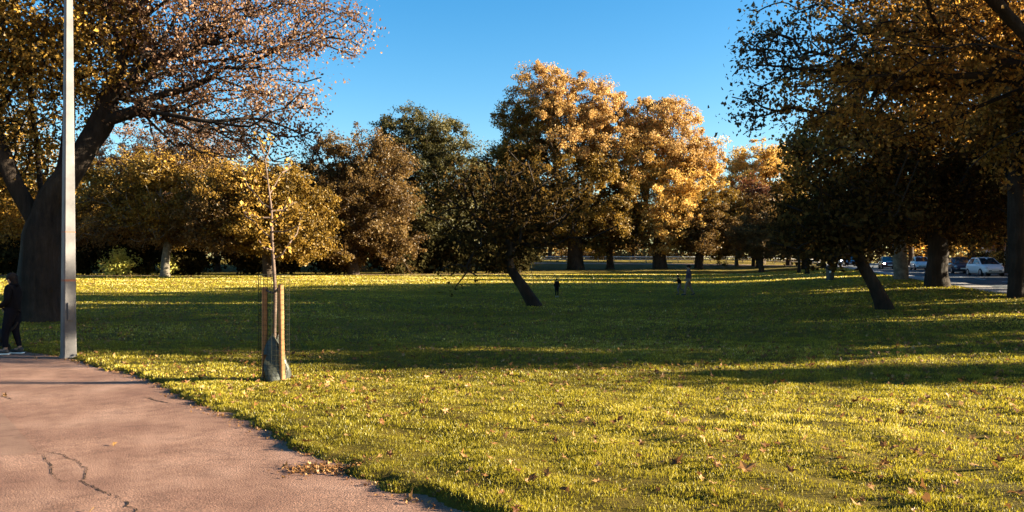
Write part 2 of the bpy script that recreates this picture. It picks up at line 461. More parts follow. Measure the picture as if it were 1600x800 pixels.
def catmull(P, Rr, sub):
    if len(P) < 3 or sub < 2: return P, Rr
    Q = np.vstack([2 * P[0] - P[1], P, 2 * P[-1] - P[-2]]); out, ro = [], []
    for i in range(1, len(Q) - 2):
        for k in range(sub):
            t = k / sub; p0, p1, p2, p3 = Q[i - 1], Q[i], Q[i + 1], Q[i + 2]
            out.append(.5 * ((2 * p1) + (-p0 + p2) * t + (2 * p0 - 5 * p1 + 4 * p2 - p3) * t * t + (-p0 + 3 * p1 - 3 * p2 + p3) * t ** 3))
            ro.append(Rr[i - 1] * (1 - t) + Rr[i] * t)
    out.append(P[-1]); ro.append(Rr[-1])
    return np.array(out), np.array(ro)
def sweep(P, Rr, sides, VV, FF, off, lump=0.0, flare=0.0):
    P = np.asarray(P); n = len(P)
    T = np.gradient(P, axis=0); T /= np.linalg.norm(T, axis=1)[:, None] + 1e-9
    ref = np.array([1.0, 0.1, 0]) if abs(T[0, 2]) > .8 else np.array([0, 0, 1.0])
    ang = np.arange(sides) * 2 * np.pi / sides
    ph = RNG.uniform(0, 6.28, 3)
    for i in range(n):
        X = ref - (ref @ T[i]) * T[i]; X /= np.linalg.norm(X) + 1e-9; Y = np.cross(T[i], X); ref = X
        r = np.full(sides, Rr[i])
        if lump: r = r * (1 + lump * (np.sin(ang * 3 + ph[0] + i * .12) * .5 + np.sin(ang * 5 + ph[1] - i * .1) * .35 + np.sin(i * .9 + ph[2]) * .25))
        if flare: r = r * (1 + flare * np.exp(-i / max(1, n * .07)) * (1 + .35 * np.sin(ang * 5 + ph[0])))
        VV.append(P[i] + np.outer(np.cos(ang) * r, X) + np.outer(np.sin(ang) * r, Y))
    k = np.arange(sides); k2 = (k + 1) % sides
    for i in range(n - 1):
        a = off + i * sides
        FF.append(np.stack([a + k, a + k2, a + sides + k2, a + sides + k], 1))
    return off + n * sides

def skeleton(trunk, pts, bf=.35, limbs=()):
    """joins the crown points to the trunk: each new point hooks on where the way to the foot stays short"""
    nodes = [np.array(p, float) for p in trunk]; par = [-1] + list(range(len(trunk) - 1))
    plen = [0.0]
    for i in range(1, len(nodes)): plen.append(plen[-1] + np.linalg.norm(nodes[i] - nodes[i - 1]))
    n = len(pts); best = np.full(n, 1e9); bi = np.zeros(n, int); done = np.zeros(n, bool)
    pen = {}
    def relax(i):
        d = np.linalg.norm(pts - nodes[i], axis=1); c = d + bf * plen[i]
        if i in pen: c = c + pen[i]
        if i < len(trunk) - 1: c = c + (4.0 if limbs else 1.2) * (len(trunk) - 1 - i)
        elif i == len(trunk) - 1 and limbs: c = c + 2.5
        m = (c < best) & ~done; best[m] = c[m]; bi[m] = i
    for st, poly in limbs:
        prev = st
        for q in poly:
            if prev == st: jj = 0
            pen[len(nodes)] = (6.0, 4.0, 1.0)[jj] if jj < 3 and len(poly) > 4 else 0.0; jj += 1
            nodes.append(np.array(q, float)); par.append(prev); plen.append(plen[prev] + np.linalg.norm(nodes[-1] - nodes[prev])); prev = len(nodes) - 1
    for i in range(max(0, len(trunk) - 4), len(trunk)): relax(i)
    for i in range(len(trunk), len(nodes)): relax(i)
    for _ in range(n):
        j = int(np.argmin(np.where(done, 1e9, best)))
        p = int(bi[j]); done[j] = True
        d = np.linalg.norm(pts[j] - nodes[p])
        steps = max(1, int(d / 1.6)); prev = p
        for s in range(1, steps + 1):
            q = nodes[p] + (pts[j] - nodes[p]) * s / steps
            if s < steps: q = q + RNG.normal(0, .06 * d / steps + .03, 3) - np.array([0, 0, .04 * d * math.sin(math.pi * s / steps)])
            nodes.append(q); par.append(prev); plen.append(plen[prev] + np.linalg.norm(q - nodes[prev])); prev = len(nodes) - 1
            if s == steps or steps > 2: relax(prev)
    return np.array(nodes), np.array(par)

def wood(nodes, par, R0, ntrunk, rtip, sub=3, p=.5, sides=(10, 6, 4), flare=.5, thin=0.0):
    n = len(nodes); cnt = np.zeros(n); kids = [[] for _ in range(n)]
    for i in range(1, n): kids[par[i]].append(i)
    for i in range(n - 1, -1, -1):
        if not kids[i]: cnt[i] = 1
        if par[i] >= 0: cnt[par[i]] += cnt[i]
    r = rtip + (R0 - rtip) * (cnt / cnt[0]) ** p
    r[:ntrunk] = np.maximum(r[:ntrunk], R0 * np.linspace(1, .72, ntrunk))
    VV, FF, off = [], [], 0
    stack = [(0, -1)]
    while stack:
        st, pr = stack.pop(); ch = [st]
        while kids[ch[-1]]:
            ks = sorted(kids[ch[-1]], key=lambda k: -cnt[k]) if ch[-1] >= ntrunk - 1 else sorted(kids[ch[-1]], key=lambda k: k)
            for k in ks[1:]: stack.append((k, ch[-1]))
            ch.append(ks[0])
        P = nodes[ch]; Rr = r[ch]
        if pr >= 0:
            P = np.vstack([nodes[pr], P]); Rr = np.concatenate([[min(Rr[0] * 1.15, r[pr])], Rr])
        if thin and Rr.max() < thin: continue
        big = Rr[0] > .12
        P, Rr = catmull(P, Rr, sub if Rr[0] > .04 else max(1, sub - 1))
        sd = sides[0] if big else (sides[1] if Rr[0] > .04 else sides[2])
        off = sweep(P, Rr, sd, VV, FF, off, lump=.14 if big else 0, flare=flare if st == 0 else 0)
    return np.vstack(VV), [np.vstack(FF)], cnt

def lobe_world(l, Y):
    u, v, ru, rv = l[:4]; dy = l[4] if len(l) > 4 else 0; den = l[5] if len(l) > 5 else 1.0
    c = at(u, v, Y + dy); rx = ru / F * Y; rz = rv / F * Y
    ry = l[6] if len(l) > 6 else rx * .85
    return c, np.array([rx, ry, rz]), den
def lobe_points(lobes, n, inner=.45, tuft=1):
    vol = np.array([(r[0] * r[1] + r[1] * r[2] + r[0] * r[2]) for c, r, d in lobes]); vol = vol / vol.sum()
    P, D, L = [], [], []
    for k, ((c, r, d), w) in enumerate(zip(lobes, vol)):
        m = max(4, int(n * w)); q = RNG.normal(0, 1, (m, 3)); q /= np.linalg.norm(q, axis=1)[:, None]
        rad = RNG.uniform(inner ** 3, 1, m) ** (1 / 3) * RNG.uniform(.86, 1.12, m)
        if tuft > 1:
            mc = max(3, m // tuft); pick = RNG.integers(0, mc, m)
            pos = q * rad[:, None] * r
            pos = np.where(RNG.uniform(0, 1, (m, 1)) < .28, pos[:mc][pick] + RNG.normal(0, 1, (m, 3)) * np.array([.75, .75, .5]), pos)
            P.append(c + pos); D.append(np.full(m, d)); L.append(np.full(m, k)); continue
        P.append(c + q * rad[:, None] * r); D.append(np.full(m, d)); L.append(np.full(m, k))
    return np.vstack(P), np.concatenate(D), np.concatenate(L)

TREE_CACHE = {}
def tree(name, label, cat, base, lobes, mat, R0, fork=None, nodes=260, leaves=9000, lsize=.3, sigma=.55, bark='bark', group=None, trunk=None,
         rtip=.02, mats2=None, up=.3, sub=2, thin=0.0, bf=.35, flare=.5, inner=.45, minz=None, parts=('trunk', 'crown'), clump=.45, limbs=(), pw=.56, thinleaf=1.0, tuft=1):
    """base (x, y); lobes as world ellipsoids; trunk: optional list of points relative to nothing (world)"""
    bx, by = base; bz = gz(bx, by) - .12
    if trunk is None:
        top = np.array(fork)
        trunk = [np.array([bx, by, bz]) + (top - np.array([bx, by, bz])) * t + (np.array([.06 * math.sin(t * 7 + bx), .05 * math.cos(t * 6), 0]) if 0 < t < 1 else 0) for t in np.linspace(0, 1, 5)]
    P, D, L = lobe_points(lobes, nodes, inner, tuft)
    if minz is not None:
        P[:, 2] = np.maximum(P[:, 2], minz + RNG.uniform(0, .6, len(P)))
    nd, par = skeleton(trunk, P, bf, limbs)
    V, FF, cnt = wood(nd, par, R0, len(trunk), rtip, sub=sub, flare=flare, thin=thin, p=pw)
    o = thing(name, (bx, by, bz), label, cat, group)
    org = np.array([bx, by, bz])
    np_mesh(parts[0], V - org, FF, M[bark], o, smooth=True)
    # leaves round the crown points
    per = leaves / max(1, len(P)); counts = RNG.poisson(per * D * RNG.uniform(.35, 1.65, len(P)))
    idx = np.repeat(np.arange(len(P)), counts)
    sg = sigma * np.repeat(RNG.uniform(.45, 1.45, len(P)), counts)
    off = RNG.normal(0, 1, (len(idx), 3)); off /= np.linalg.norm(off, axis=1)[:, None]
    off = off * (RNG.uniform(.05, 1, len(idx)) ** .6)[:, None] * RNG.uniform(.55, 1.6, (len(P), 3))[idx]
    Q = P[idx] + off * 1.75 * sg[:, None] * np.array([1, 1, .75])
    lc = np.array([c for c, r, d in lobes])[L[idx]]; lr = np.array([r for c, r, d in lobes])[L[idx]]
    bias = (Q - lc) / lr * .9 + off * .3
    if minz is not None: Q[:, 2] = np.maximum(Q[:, 2], minz - RNG.uniform(0, .5, len(Q)))
    LV, LF = leaf_quads(Q, lsize * np.where(D[idx] < .5, thinleaf, 1.0), up=up, bias=bias)
    cl = RNG.uniform(0, 1, len(P))
    tint = np.clip(clump * cl[idx] + (1 - clump) * RNG.uniform(0, 1, len(idx)), 0, 1)
    ml = [M[mat]]; midx = None
    if mats2:
        ml = [M[mat]] + [M[m] for m, _ in mats2]
        lm = np.zeros(len(lobes), int)
        for k, (m, ids) in enumerate(mats2):
            for i in ids: lm[i] = k + 1
        midx = lm[L[idx]]
    np_mesh(parts[1], LV - org, [LF], None, o, attrs={'tint': tint}, mats=ml, midx=midx)
    return o

def ptree(name, label, cat, foot, Y, lobes, mat, R0, fork, **k):
    """tree described by its foot (u, v or None), distance and lobes as seen from the park path"""
    if foot[1] is None: bx, by = ((foot[0] - U0) / F * Y, Y)
    else: bx, by = hit(*foot); Y = by
    W = [lobe_world(l, Y) for l in lobes]
    fk = at(fork[0], fork[1], Y)
    tr = k.pop('trunk_px', None)
    if tr:
        k['trunk'] = [np.array([bx, by, gz(bx, by) - .12])] + [at(u, v, Y + dy) for u, v, dy in tr]
    lp = k.pop('limbs_px', None)
    if lp:
        k['limbs'] = [(st, [at(u, v, Y + dy) for u, v, dy in pl]) for st, pl in lp]
    if Y > 76:
        W = [(c, r * 1.17, d) for c, r, d in W]
        k['leaves'] = int(k.get('leaves', 9000) * 4.6); k['nodes'] = int(k.get('nodes', 260) * 2.2); k['sigma'] = k.get('sigma', .55) * .95; k['lsize'] = k.get('lsize', .3) * .74; k.setdefault('tuft', 6)
    return tree(name, label, cat, (bx, by), W, mat, R0, fork=fk, **k)

# --- the big tree on the left, in front of the lawn
ptree('plane_tree', 'huge old tree with thick dark forked trunk behind the tall post, thinning crown', 'tree',
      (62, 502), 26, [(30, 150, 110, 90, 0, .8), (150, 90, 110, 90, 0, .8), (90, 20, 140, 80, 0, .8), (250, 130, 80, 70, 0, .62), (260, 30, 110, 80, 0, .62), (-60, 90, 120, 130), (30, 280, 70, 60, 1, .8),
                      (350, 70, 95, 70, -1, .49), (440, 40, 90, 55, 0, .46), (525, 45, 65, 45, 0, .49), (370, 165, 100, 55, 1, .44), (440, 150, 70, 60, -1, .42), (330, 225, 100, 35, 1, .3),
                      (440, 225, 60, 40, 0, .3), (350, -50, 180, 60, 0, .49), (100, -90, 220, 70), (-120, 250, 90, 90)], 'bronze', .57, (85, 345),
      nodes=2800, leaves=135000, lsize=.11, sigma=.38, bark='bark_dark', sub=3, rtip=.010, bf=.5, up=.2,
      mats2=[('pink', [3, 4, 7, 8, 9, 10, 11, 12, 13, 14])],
      trunk_px=[(62, 470, 0), (62, 440, 0), (62, 405, 0), (65, 370, 0), (71, 338, 0), (80, 310, 0)], flare=.4,
      limbs_px=[(6, [(112, 265, 0), (140, 222, 0), (160, 190, 0), (172, 150, -.3), (190, 105, -.5), (230, 60, -.8)]), (6, [(98, 262, 0), (106, 210, .3), (108, 150, .4), (105, 95, .6), (120, 40, .8)]),
                (4, [(46, 330, 0), (25, 292, -.2), (8, 250, -.4), (-15, 190, -.5), (-40, 120, -.6)]), (5, [(62, 280, .5), (58, 225, .8), (48, 160, 1), (50, 100, 1.2), (20, 55, 1.4)]),
                (9, [(215, 172, -.6), (270, 180, -1.0), (330, 190, -1.2), (390, 198, -1.4)]), (10, [(230, 125, .5), (290, 100, .6), (360, 92, .5), (430, 75, .4), (500, 50, .3)])], pw=.66, thinleaf=.8)

# --- the row behind the lawn
ptree('maple_tree', 'bare topped pinkish tree rising behind the golden trees at the far left', 'tree', (235, None), 108,
      [(215, 235, 50, 38, 0, .6), (290, 230, 60, 32, 0, .6), (355, 255, 50, 30, 0, .6), (180, 270, 60, 40, 0, .7), (280, 275, 85, 45)], 'pink', .4, (240, 350), nodes=320, leaves=13000, lsize=.32, sigma=.6)
ptree('golden_tree', 'golden brown tree with pale slanting trunk above the bright low shrub', 'tree', (258, None), 81,
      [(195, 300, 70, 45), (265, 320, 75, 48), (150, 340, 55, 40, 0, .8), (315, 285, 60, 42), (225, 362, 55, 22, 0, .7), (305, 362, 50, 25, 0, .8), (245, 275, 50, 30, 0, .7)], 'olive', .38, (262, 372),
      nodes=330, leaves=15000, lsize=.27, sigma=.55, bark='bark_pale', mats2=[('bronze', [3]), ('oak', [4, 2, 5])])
ptree('golden_tree', 'broad rounded golden tree whose low boughs sweep down behind the staked sapling', 'tree', (420, None), 78,
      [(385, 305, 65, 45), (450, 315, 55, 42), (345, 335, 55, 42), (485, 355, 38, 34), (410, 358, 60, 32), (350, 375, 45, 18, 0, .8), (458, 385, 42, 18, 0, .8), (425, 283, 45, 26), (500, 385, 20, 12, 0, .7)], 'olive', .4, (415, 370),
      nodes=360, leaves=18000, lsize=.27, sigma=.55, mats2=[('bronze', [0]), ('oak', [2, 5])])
ptree('golden_tree', 'golden tree seen through the fork at the picture edge behind the huge trunk', 'tree', (-20, None), 88,
      [(20, 240, 60, 60), (-40, 280, 80, 70), (40, 320, 60, 50), (-60, 360, 80, 50), (110, 330, 55, 50), (30, 380, 50, 30)], 'bronze', .4, (-20, 350), nodes=300, leaves=13000, lsize=.28, sigma=.55)
ptree('oak_tree', 'reddish brown oak with tiered boughs left of the tall dark green tree', 'tree', (552, None), 87,
      [(550, 245, 60, 38), (510, 270, 40, 35), (600, 265, 40, 35), (560, 300, 70, 35), (610, 325, 45, 28), (520, 340, 45, 30), (580, 365, 50, 28), (610, 385, 35, 20), (530, 390, 45, 25)], 'oak', .45, (552, 370),
      nodes=360, leaves=17000, lsize=.27, sigma=.5, clump=.6)
ptree('lime_tree', 'tall rounded dark green tree with a grey trunk, highest of the trees left of centre', 'tree', (668, None), 98,
      [(650, 210, 55, 38), (640, 240, 55, 45), (690, 225, 40, 40), (700, 270, 50, 45), (650, 290, 60, 45), (715, 310, 45, 40), (640, 335, 55, 40), (700, 350, 50, 35)], 'green', .42, (668, 370),
      nodes=400, leaves=24000, lsize=.27, sigma=.52, clump=.6)
ptree('ash_tree', 'small thin dusky tree far back in the gap before the giant golden tree', 'tree', (765, None), 118,
      [(760, 260, 32, 28, 0, .6), (780, 300, 40, 40), (745, 320, 35, 40)], 'dull', .3, (765, 350), nodes=160, leaves=5200, lsize=.34, sigma=.6)
ptree('plane_tree', 'giant golden plane tree, tallest tree at the centre of the far side', 'tree', (901, 421), 97,
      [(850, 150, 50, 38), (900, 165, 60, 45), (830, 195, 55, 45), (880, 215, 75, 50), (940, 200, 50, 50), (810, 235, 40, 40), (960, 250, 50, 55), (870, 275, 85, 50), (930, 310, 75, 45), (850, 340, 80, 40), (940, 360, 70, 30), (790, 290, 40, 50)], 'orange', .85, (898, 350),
      nodes=760, leaves=56000, lsize=.31, sigma=.55, mats2=[('olive', [2, 5, 7, 8, 9, 10]), ('oak', [11])], clump=.55)  # left and lower lobes get darker leaves to paint their shade
ptree('plane_tree', 'bright yellow gold plane tree on the sunny flank of the giant golden one', 'tree', (1031, 420), 99,
      [(1010, 190, 45, 35), (1050, 190, 40, 32), (1040, 230, 60, 40), (1090, 245, 38, 38), (1000, 255, 50, 45), (1070, 285, 55, 35), (1010, 310, 60, 40), (1000, 355, 60, 35), (1050, 340, 50, 35)], 'gold', .7, (1028, 350),
      nodes=520, leaves=32000, lsize=.31, sigma=.55, mats2=[('orange', [0, 1, 2, 3])], clump=.5)
ptree('holm_oak', 'compact dark olive domed tree in front of the yellow gold plane', 'tree', (1090, 419), 90,
      [(1095, 305, 45, 28), (1070, 330, 38, 32), (1125, 330, 38, 32), (1095, 355, 55, 32), (1140, 345, 22, 25), (1120, 380, 32, 20)], 'olive', .4, (1092, 385),
      nodes=280, leaves=15000, lsize=.25, sigma=.42, clump=.6)
ptree('holm_oak', 'small olive tree with a sunlit pale stem beside the domed dark tree', 'tree', (1151, 416), 98,
      [(1150, 350, 25, 20), (1175, 345, 28, 22), (1160, 370, 30, 18)], 'olive', .22, (1152, 385), nodes=130, leaves=5200, lsize=.25, sigma=.42, bark='bark_pale')
ptree('golden_tree', 'pale orange tree glowing far behind the small olive tree', 'tree', (1190, None), 128,
      [(1190, 250, 45, 28), (1160, 280, 35, 28), (1225, 270, 40, 38), (1190, 310, 55, 35), (1230, 330, 45, 35)], 'gold', .45, (1190, 360), nodes=300, leaves=12000, lsize=.34, sigma=.6)
ptree('copper_beech', 'small russet tree in front of the pale orange tree', 'tree', (1177, None), 120, [(1168, 300, 22, 18, 0, .7), (1188, 318, 20, 16, 0, .7), (1172, 330, 26, 12, 0, .6)], 'red', .2, (1177, 350), nodes=90, leaves=2200, lsize=.3, sigma=.6)
ptree('plane_tree', 'slim trunked amber tree at the head of the road', 'tree', (1232, 415), 108, [(1220, 330, 40, 32), (1255, 310, 40, 40), (1230, 365, 45, 22)], 'olive', .3, (1232, 380), nodes=220, leaves=8500, lsize=.3, sigma=.55)

# --- trees along the road at the right
ptree('plane_tree', 'big dark plane tree with flaring trunk on the verge before the dark car', 'tree', (1466, 448), 42,
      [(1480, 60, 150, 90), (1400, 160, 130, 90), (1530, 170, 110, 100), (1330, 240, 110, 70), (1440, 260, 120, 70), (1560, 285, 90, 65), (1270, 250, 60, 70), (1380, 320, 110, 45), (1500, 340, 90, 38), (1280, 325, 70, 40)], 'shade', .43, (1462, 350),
      nodes=1200, leaves=62000, lsize=.19, sigma=.5, bark='bark_dark', sub=3, mats2=[('over', [0, 1, 2, 3, 6])], flare=.5)  # amber top, dark lower lobes: sun and shade put into leaf colours
ptree('plane_tree', 'pale barked stout trunk on the verge left of the big dark plane tree', 'tree', (1408, 437), 57,
      [(1400, 250, 100, 70), (1350, 310, 80, 50), (1440, 320, 80, 50)], 'shade', .43, (1406, 360), nodes=320, leaves=14000, lsize=.24, sigma=.5, bark='bark_pale', flare=.15)
ptree('plane_tree', 'straight dark trunk at the right edge beside the white hatchback', 'tree', (1587, 465), 31,
      [(1620, 100, 100, 100), (1650, 230, 90, 80), (1560, 200, 60, 60, 1, .7)], 'over', .26, (1588, 230), nodes=460, leaves=30000, lsize=.15, sigma=.4, bark='bark_dark', sub=3, flare=.3)
ptree('plane_tree', 'overhanging plane tree whose long dark boughs enter at the top right corner', 'tree', (1840, None), 24.5,
      [(1500, 70, 110, 90, -1), (1390, 60, 110, 90, 0), (1270, 55, 80, 85, 1, .75), (1190, 100, 55, 85, 1, .55), (1290, 150, 90, 55, 0, .7), (1430, 180, 100, 45, 1, .7), (1640, 30, 130, 110, -2, .45), (1560, -90, 200, 70, -5, .5), (1350, -80, 150, 60, -5, .5), (1760, 20, 150, 140, 2, .3), (1900, -60, 130, 140, 0, .3), (1170, 175, 35, 40, 1, .45), (1480, -40, 200, 80, 5, .5)],
      'over', .5, (1800, 230), nodes=1900, leaves=64000, lsize=.12, sigma=.36, pw=.62, bark='bark_dark', sub=3, rtip=.010, bf=.5,
      mats2=[('dull', [3, 11, 2])], trunk_px=[(1838, 500, 0), (1832, 400, 0), (1822, 320, 0), (1805, 250, -.5), (1790, 200, -1), (1770, 160, -1)],  # leftmost lobes take the dull leaf, painting an unlit silhouette
      limbs_px=[(4, [(1720, 130, -3.0), (1660, 105, -4.1), (1600, 86, -4.6), (1560, 74, -4.9), (1520, 69, -4.9), (1485, 75, -4.8), (1445, 92, -4.4), (1410, 118, -3.8), (1385, 140, -3.3), (1350, 163, -2.7)]),
                (10, [(1500, 30, -4.6), (1490, -20, -4.4)]), (8, [(1590, 40, -4.4), (1550, 0, -3.8), (1520, -60, -3.0)]), (12, [(1420, 70, -3.5), (1370, 62, -2.7), (1310, 75, -1.7), (1250, 95, -0.6)]),
                (3, [(1740, 215, -3.0), (1690, 205, -3.7), (1640, 195, -4.1), (1590, 206, -4.1), (1550, 232, -3.8), (1515, 262, -3.3)])])

# --- leaning trees out on the lawn
ptree('leaning_tree', 'small dark tree leaning left in the middle of the lawn by the lone child', 'tree', (838, 478), 35,
      [(800, 325, 62, 46), (742, 285, 55, 30, .5, .7), (872, 305, 55, 42, -.5, .7), (725, 350, 40, 30, 0, .6), (845, 370, 45, 25, 0, .8), (780, 370, 60, 30), (810, 262, 38, 18, 0, .45), (718, 418, 32, 12, -1, .35), (768, 402, 45, 12, 0, .45), (700, 310, 20, 25, .5, .4), (895, 350, 22, 25, 0, .4)], 'shade', .19, (800, 425),
      nodes=300, leaves=9500, lsize=.16, sigma=.36, inner=.1, tuft=5, bark='bark_dark', trunk_px=[(818, 450, 0), (800, 424, 0), (795, 405, 0), (800, 385, 0)], flare=.7, bf=.4)
ptree('leaning_tree', 'small dark tree leaning left near the road', 'tree', (1385, 483), 31,
      [(1330, 360, 60, 38), (1280, 350, 40, 34, 0, .8), (1385, 345, 45, 38, 0, .8), (1340, 305, 55, 28, 0, .6), (1295, 398, 45, 12, 0, .5), (1250, 375, 20, 18, 0, .4)], 'shade', .18, (1340, 400),
      nodes=260, leaves=8500, lsize=.15, sigma=.36, inner=.1, tuft=5, bark='bark_dark', trunk_px=[(1368, 450, 0), (1350, 420, 0), (1342, 402, 0), (1335, 385, 0)], flare=.7, bf=.4)
ptree('young_tree', 'thin dark young tree left of the litter bin, leaning slightly', 'tree', (1262, 428), 80, [(1262, 370, 28, 20), (1255, 350, 25, 18)], 'shade', .16, (1262, 390), nodes=90, leaves=3000, lsize=.24, sigma=.4, bark='bark_dark')
ptree('young_tree', 'slender dark tree standing directly behind the litter bin', 'tree', (1298, 430), 75, [(1298, 365, 30, 22), (1305, 345, 28, 20)], 'shade', .17, (1298, 390), nodes=90, leaves=3200, lsize=.24, sigma=.4, bark='bark_dark')
ptree('young_tree', 'thinnest dark young trunk, left of the two by the litter bin', 'tree', (1248, 426), 84, [(1240, 365, 26, 20), (1250, 345, 25, 18)], 'shade', .14, (1248, 390), nodes=80, leaves=2800, lsize=.24, sigma=.4, bark='bark_dark')

# --- far trees that close the view, each a copy with its own turn and size
def wtree(name, label, x, y, h, w, mat, R0=.35, **k):
    z = gz(x, y)
    L = [(np.array([x + dx * w, y + dy * w, z + h * t]), np.array([w * .55, w * .55, h * .17]), 1.0) for dx, dy, t in ((0, 0, .84), (.4, .1, .62), (-.42, -.1, .66), (.1, .4, .55), (-.1, -.42, .5), (.3, -.3, .38), (-.35, .25, .40))]
    return tree(name, label, 'tree', (x, y), L, mat, R0, fork=(x, y, z + h * .25), **k)
FAR = wtree('far_tree', 'dusky tree far beyond the golden planes, far left of the row', -62, 150, 15, 6, 'oak', nodes=260, leaves=14000, lsize=.42, sigma=.8)
far_spots = [(-78, 122, .95, 'behind the golden tree at the picture edge'), (-52, 118, .8, 'right of the huge trunk'), (-33, 120, .85, 'behind the broad rounded golden tree'), (-20, 116, .8, 'between the golden tree and the brown oak'), (-5, 122, .8, 'right of the tall dark green tree'),
             (-44, 148, 1.0, 'hidden behind the golden trees on the left'), (-26, 150, 1.05, 'behind the reddish brown oak'), (-9, 152, .9, 'behind the tall dark green tree'),
             (8, 168, .8, 'behind the leaning tree at the centre'), (26, 170, .8, 'behind the giant golden plane'), (44, 165, .8, 'behind the domed dark tree'),
             (60, 160, .85, 'at the head of the road'), (78, 150, .95, 'beyond the road bend'), (95, 140, 1.0, 'beyond the houses at the right')]
for i, (x, y, s, t) in enumerate(far_spots):
    c = copy_tree(FAR); c.location = (x, y, gz(x, y) - .1); c.scale = (s * 1.2, s * 1.2, s); c.rotation_euler = (0, 0, i * 1.3)
    c['label'] = 'dusky tree of the far row ' + t; c['group'] = 'far row of trees'
FAR['group'] = 'far row of trees'
DK = wtree('lime_tree', 'dark brown tree of the second row, farthest left behind the huge trunk', -88, 106, 13, 5.6, 'oak', nodes=320, leaves=26000, lsize=.25, sigma=.6, tuft=5)
dk_spots = [(-78, 108, 'behind the golden tree at the picture edge'), (-68, 106, 'seen past the left side of the huge trunk'), (-58, 108, 'seen past the right side of the tall post'), (-49, 107, 'behind the pinkish bare topped tree'), (-40, 108, 'behind the pale slanting trunk'), (-31, 107, 'behind the staked sapling'),
            (-23, 109, 'behind the left side of the brown oak'), (-15, 110, 'between the brown oak and the tall dark green tree'), (-6, 110, 'right of the tall dark green tree'), (1.5, 112, 'behind the crown of the middle leaning tree'), (14, 114, 'between the two giant golden crowns'),
            (27, 114, 'behind the domed dark tree'), (36, 116, 'behind the small olive tree'), (31, 99, 'right beside the small olive tree'), (37, 101, 'at the head of the road'), (41.5, 106, 'against the road verge')]
for i, (x, y, t) in enumerate(dk_spots):
    c = copy_tree(DK); sc = .9 + .2 * abs(math.sin(i * 2.3)); c.location = (x, y, gz(x, y) - .1); sc = .72 if y < 107 and x > 20 else sc; c.scale = (sc * 1.1, sc * 1.1, sc * (.82 if x > 8 else 1)); c.rotation_euler = (0, 0, i * 1.9)
    c['label'] = 'dark brown tree, second row, ' + t; c['group'] = 'second row of dark trees'
DK['group'] = 'second row of dark trees'
# the other side of the road
def roadside(s, o): return at_road(s, o)
x, y = roadside(-15.0, 10.5)
RS = wtree('street_tree', 'amber street tree across the road, nearest to the path', x, y, 13.3, 5.4, 'over', nodes=320, leaves=26000, lsize=.28, sigma=.6, group='trees across the road')
for i, (s, o, sc, t) in enumerate([(-7, 10.4, 1.1, 'second from the path'), (-1, 10.5, .92, 'third from the path, added to close a sunlit gap'), (5, 10.6, .95, 'fourth from the path'), (15, 10.6, 1.1, 'beside the front garden at the picture edge'), (27, 10.5, 1.0, 'behind the white hatchback'),  # third tree added to block sun through a gap in the row
                                   (39, 10.6, .9, 'above the dark parked car'), (52, 10.5, 1.0, 'behind the pale trunk'), (69, 10.6, 1.0, 'near the far end of the road'), (88, 10.6, 1.0, 'at the far bend of the road')]):
    c = copy_tree(RS); x, y = roadside(s, o); c.location = (x, y, gz(x, y) - .1); c.scale = (sc, sc, sc); c.rotation_euler = (0, 0, 1.7 * i + .6)
    c['label'] = 'amber street tree across the road, ' + t
ptree('golden_tree', 'yellow leaved tree glinting behind the straight trunk across the road', 'tree', (1560, None), 84, [(1560, 250, 70, 50), (1600, 300, 60, 50), (1530, 310, 50, 50), (1570, 350, 70, 30)], 'gold', .35, (1565, 370), nodes=260, leaves=10000, lsize=.3, sigma=.55)
x, y = 30.0, 11.5
z = gz(x, y)
tree('young_tree', 'narrow young street tree out on the far pavement', 'tree', (x, y), [(np.array([x, y, z + 3.6]), np.array([1.4, 1.3, 1.2]), 1.0), (np.array([x + .2, y - .2, z + 4.9]), np.array([1.2, 1.2, 1.0]), 1.0), (np.array([x, y + .3, z + 6.0]), np.array([.7, .7, .8]), 1.0)], 'over', .1, fork=(x, y, z + 2.2), nodes=160, leaves=9000, lsize=.18, sigma=.35)

# ------------------------------------------------------------------ shrubs and hedges
def shrub(name, label, x, y, h, w, mat, leaves=2500, lsize=.18, nodes=60, group=None, sigma=None):
    z = gz(x, y)
    L = [(np.array([x + dx * w, y + dy * w, z + h * t]), np.array([w * .5, w * .5, h * .3]), 1.0) for dx, dy, t in ((0, 0, .66), (.45, -.1, .4), (-.45, .1, .42), (.1, -.4, .35))]
    return tree(name, label, 'shrub', (x, y), L, mat, .05, fork=(x, y, z + .25 * h), nodes=nodes, leaves=leaves, lsize=lsize, sigma=sigma or .12 * h + .08, group=group, rtip=.008, parts=('stem', 'foliage'), flare=.2)
SH = shrub('evergreen_shrub', 'dense dark evergreen shrub at the lawn edge, far left', -66, 97, 4.2, 3.4, 'ever', leaves=7000, lsize=.30, nodes=110, group='dark shrubs under the far trees')
sh_spots = [(-55, 88, 1.0, 'behind the huge trunk'), (-48, 87.5, .85, 'left of the bright leafy shrub'), (-42, 88, 1.0, 'behind the bright leafy shrub'), (-35.5, 87, .9, 'behind the bright low shrub'), (-30, 88, 1.05, 'left of the staked sapling'),
            (-25, 87, .95, 'right of the staked sapling'), (-19.5, 90, 1.1, 'under the left boughs of the brown oak'), (-14.5, 92, 1.0, 'under the right boughs of the brown oak'), (-11, 96, 1.1, 'left of the grey trunk'), (-7, 98, 1.1, 'right of the grey trunk'),
            (-3.2, 100.5, 1.05, 'behind the middle leaning tree'), (1.0, 101, .95, 'left of the sunny gap between trunks')]
for i, (x, y, s, t) in enumerate(sh_spots):
    c = copy_tree(SH); c.location = (x, y, gz(x, y) - .1); c.scale = (s * 1.1, s, s * (.9 + .55 * abs(math.sin(i * 1.9 + .4)))); c.rotation_euler = (0, 0, i * 2.1)
    c['label'] = 'dense dark evergreen shrub ' + t
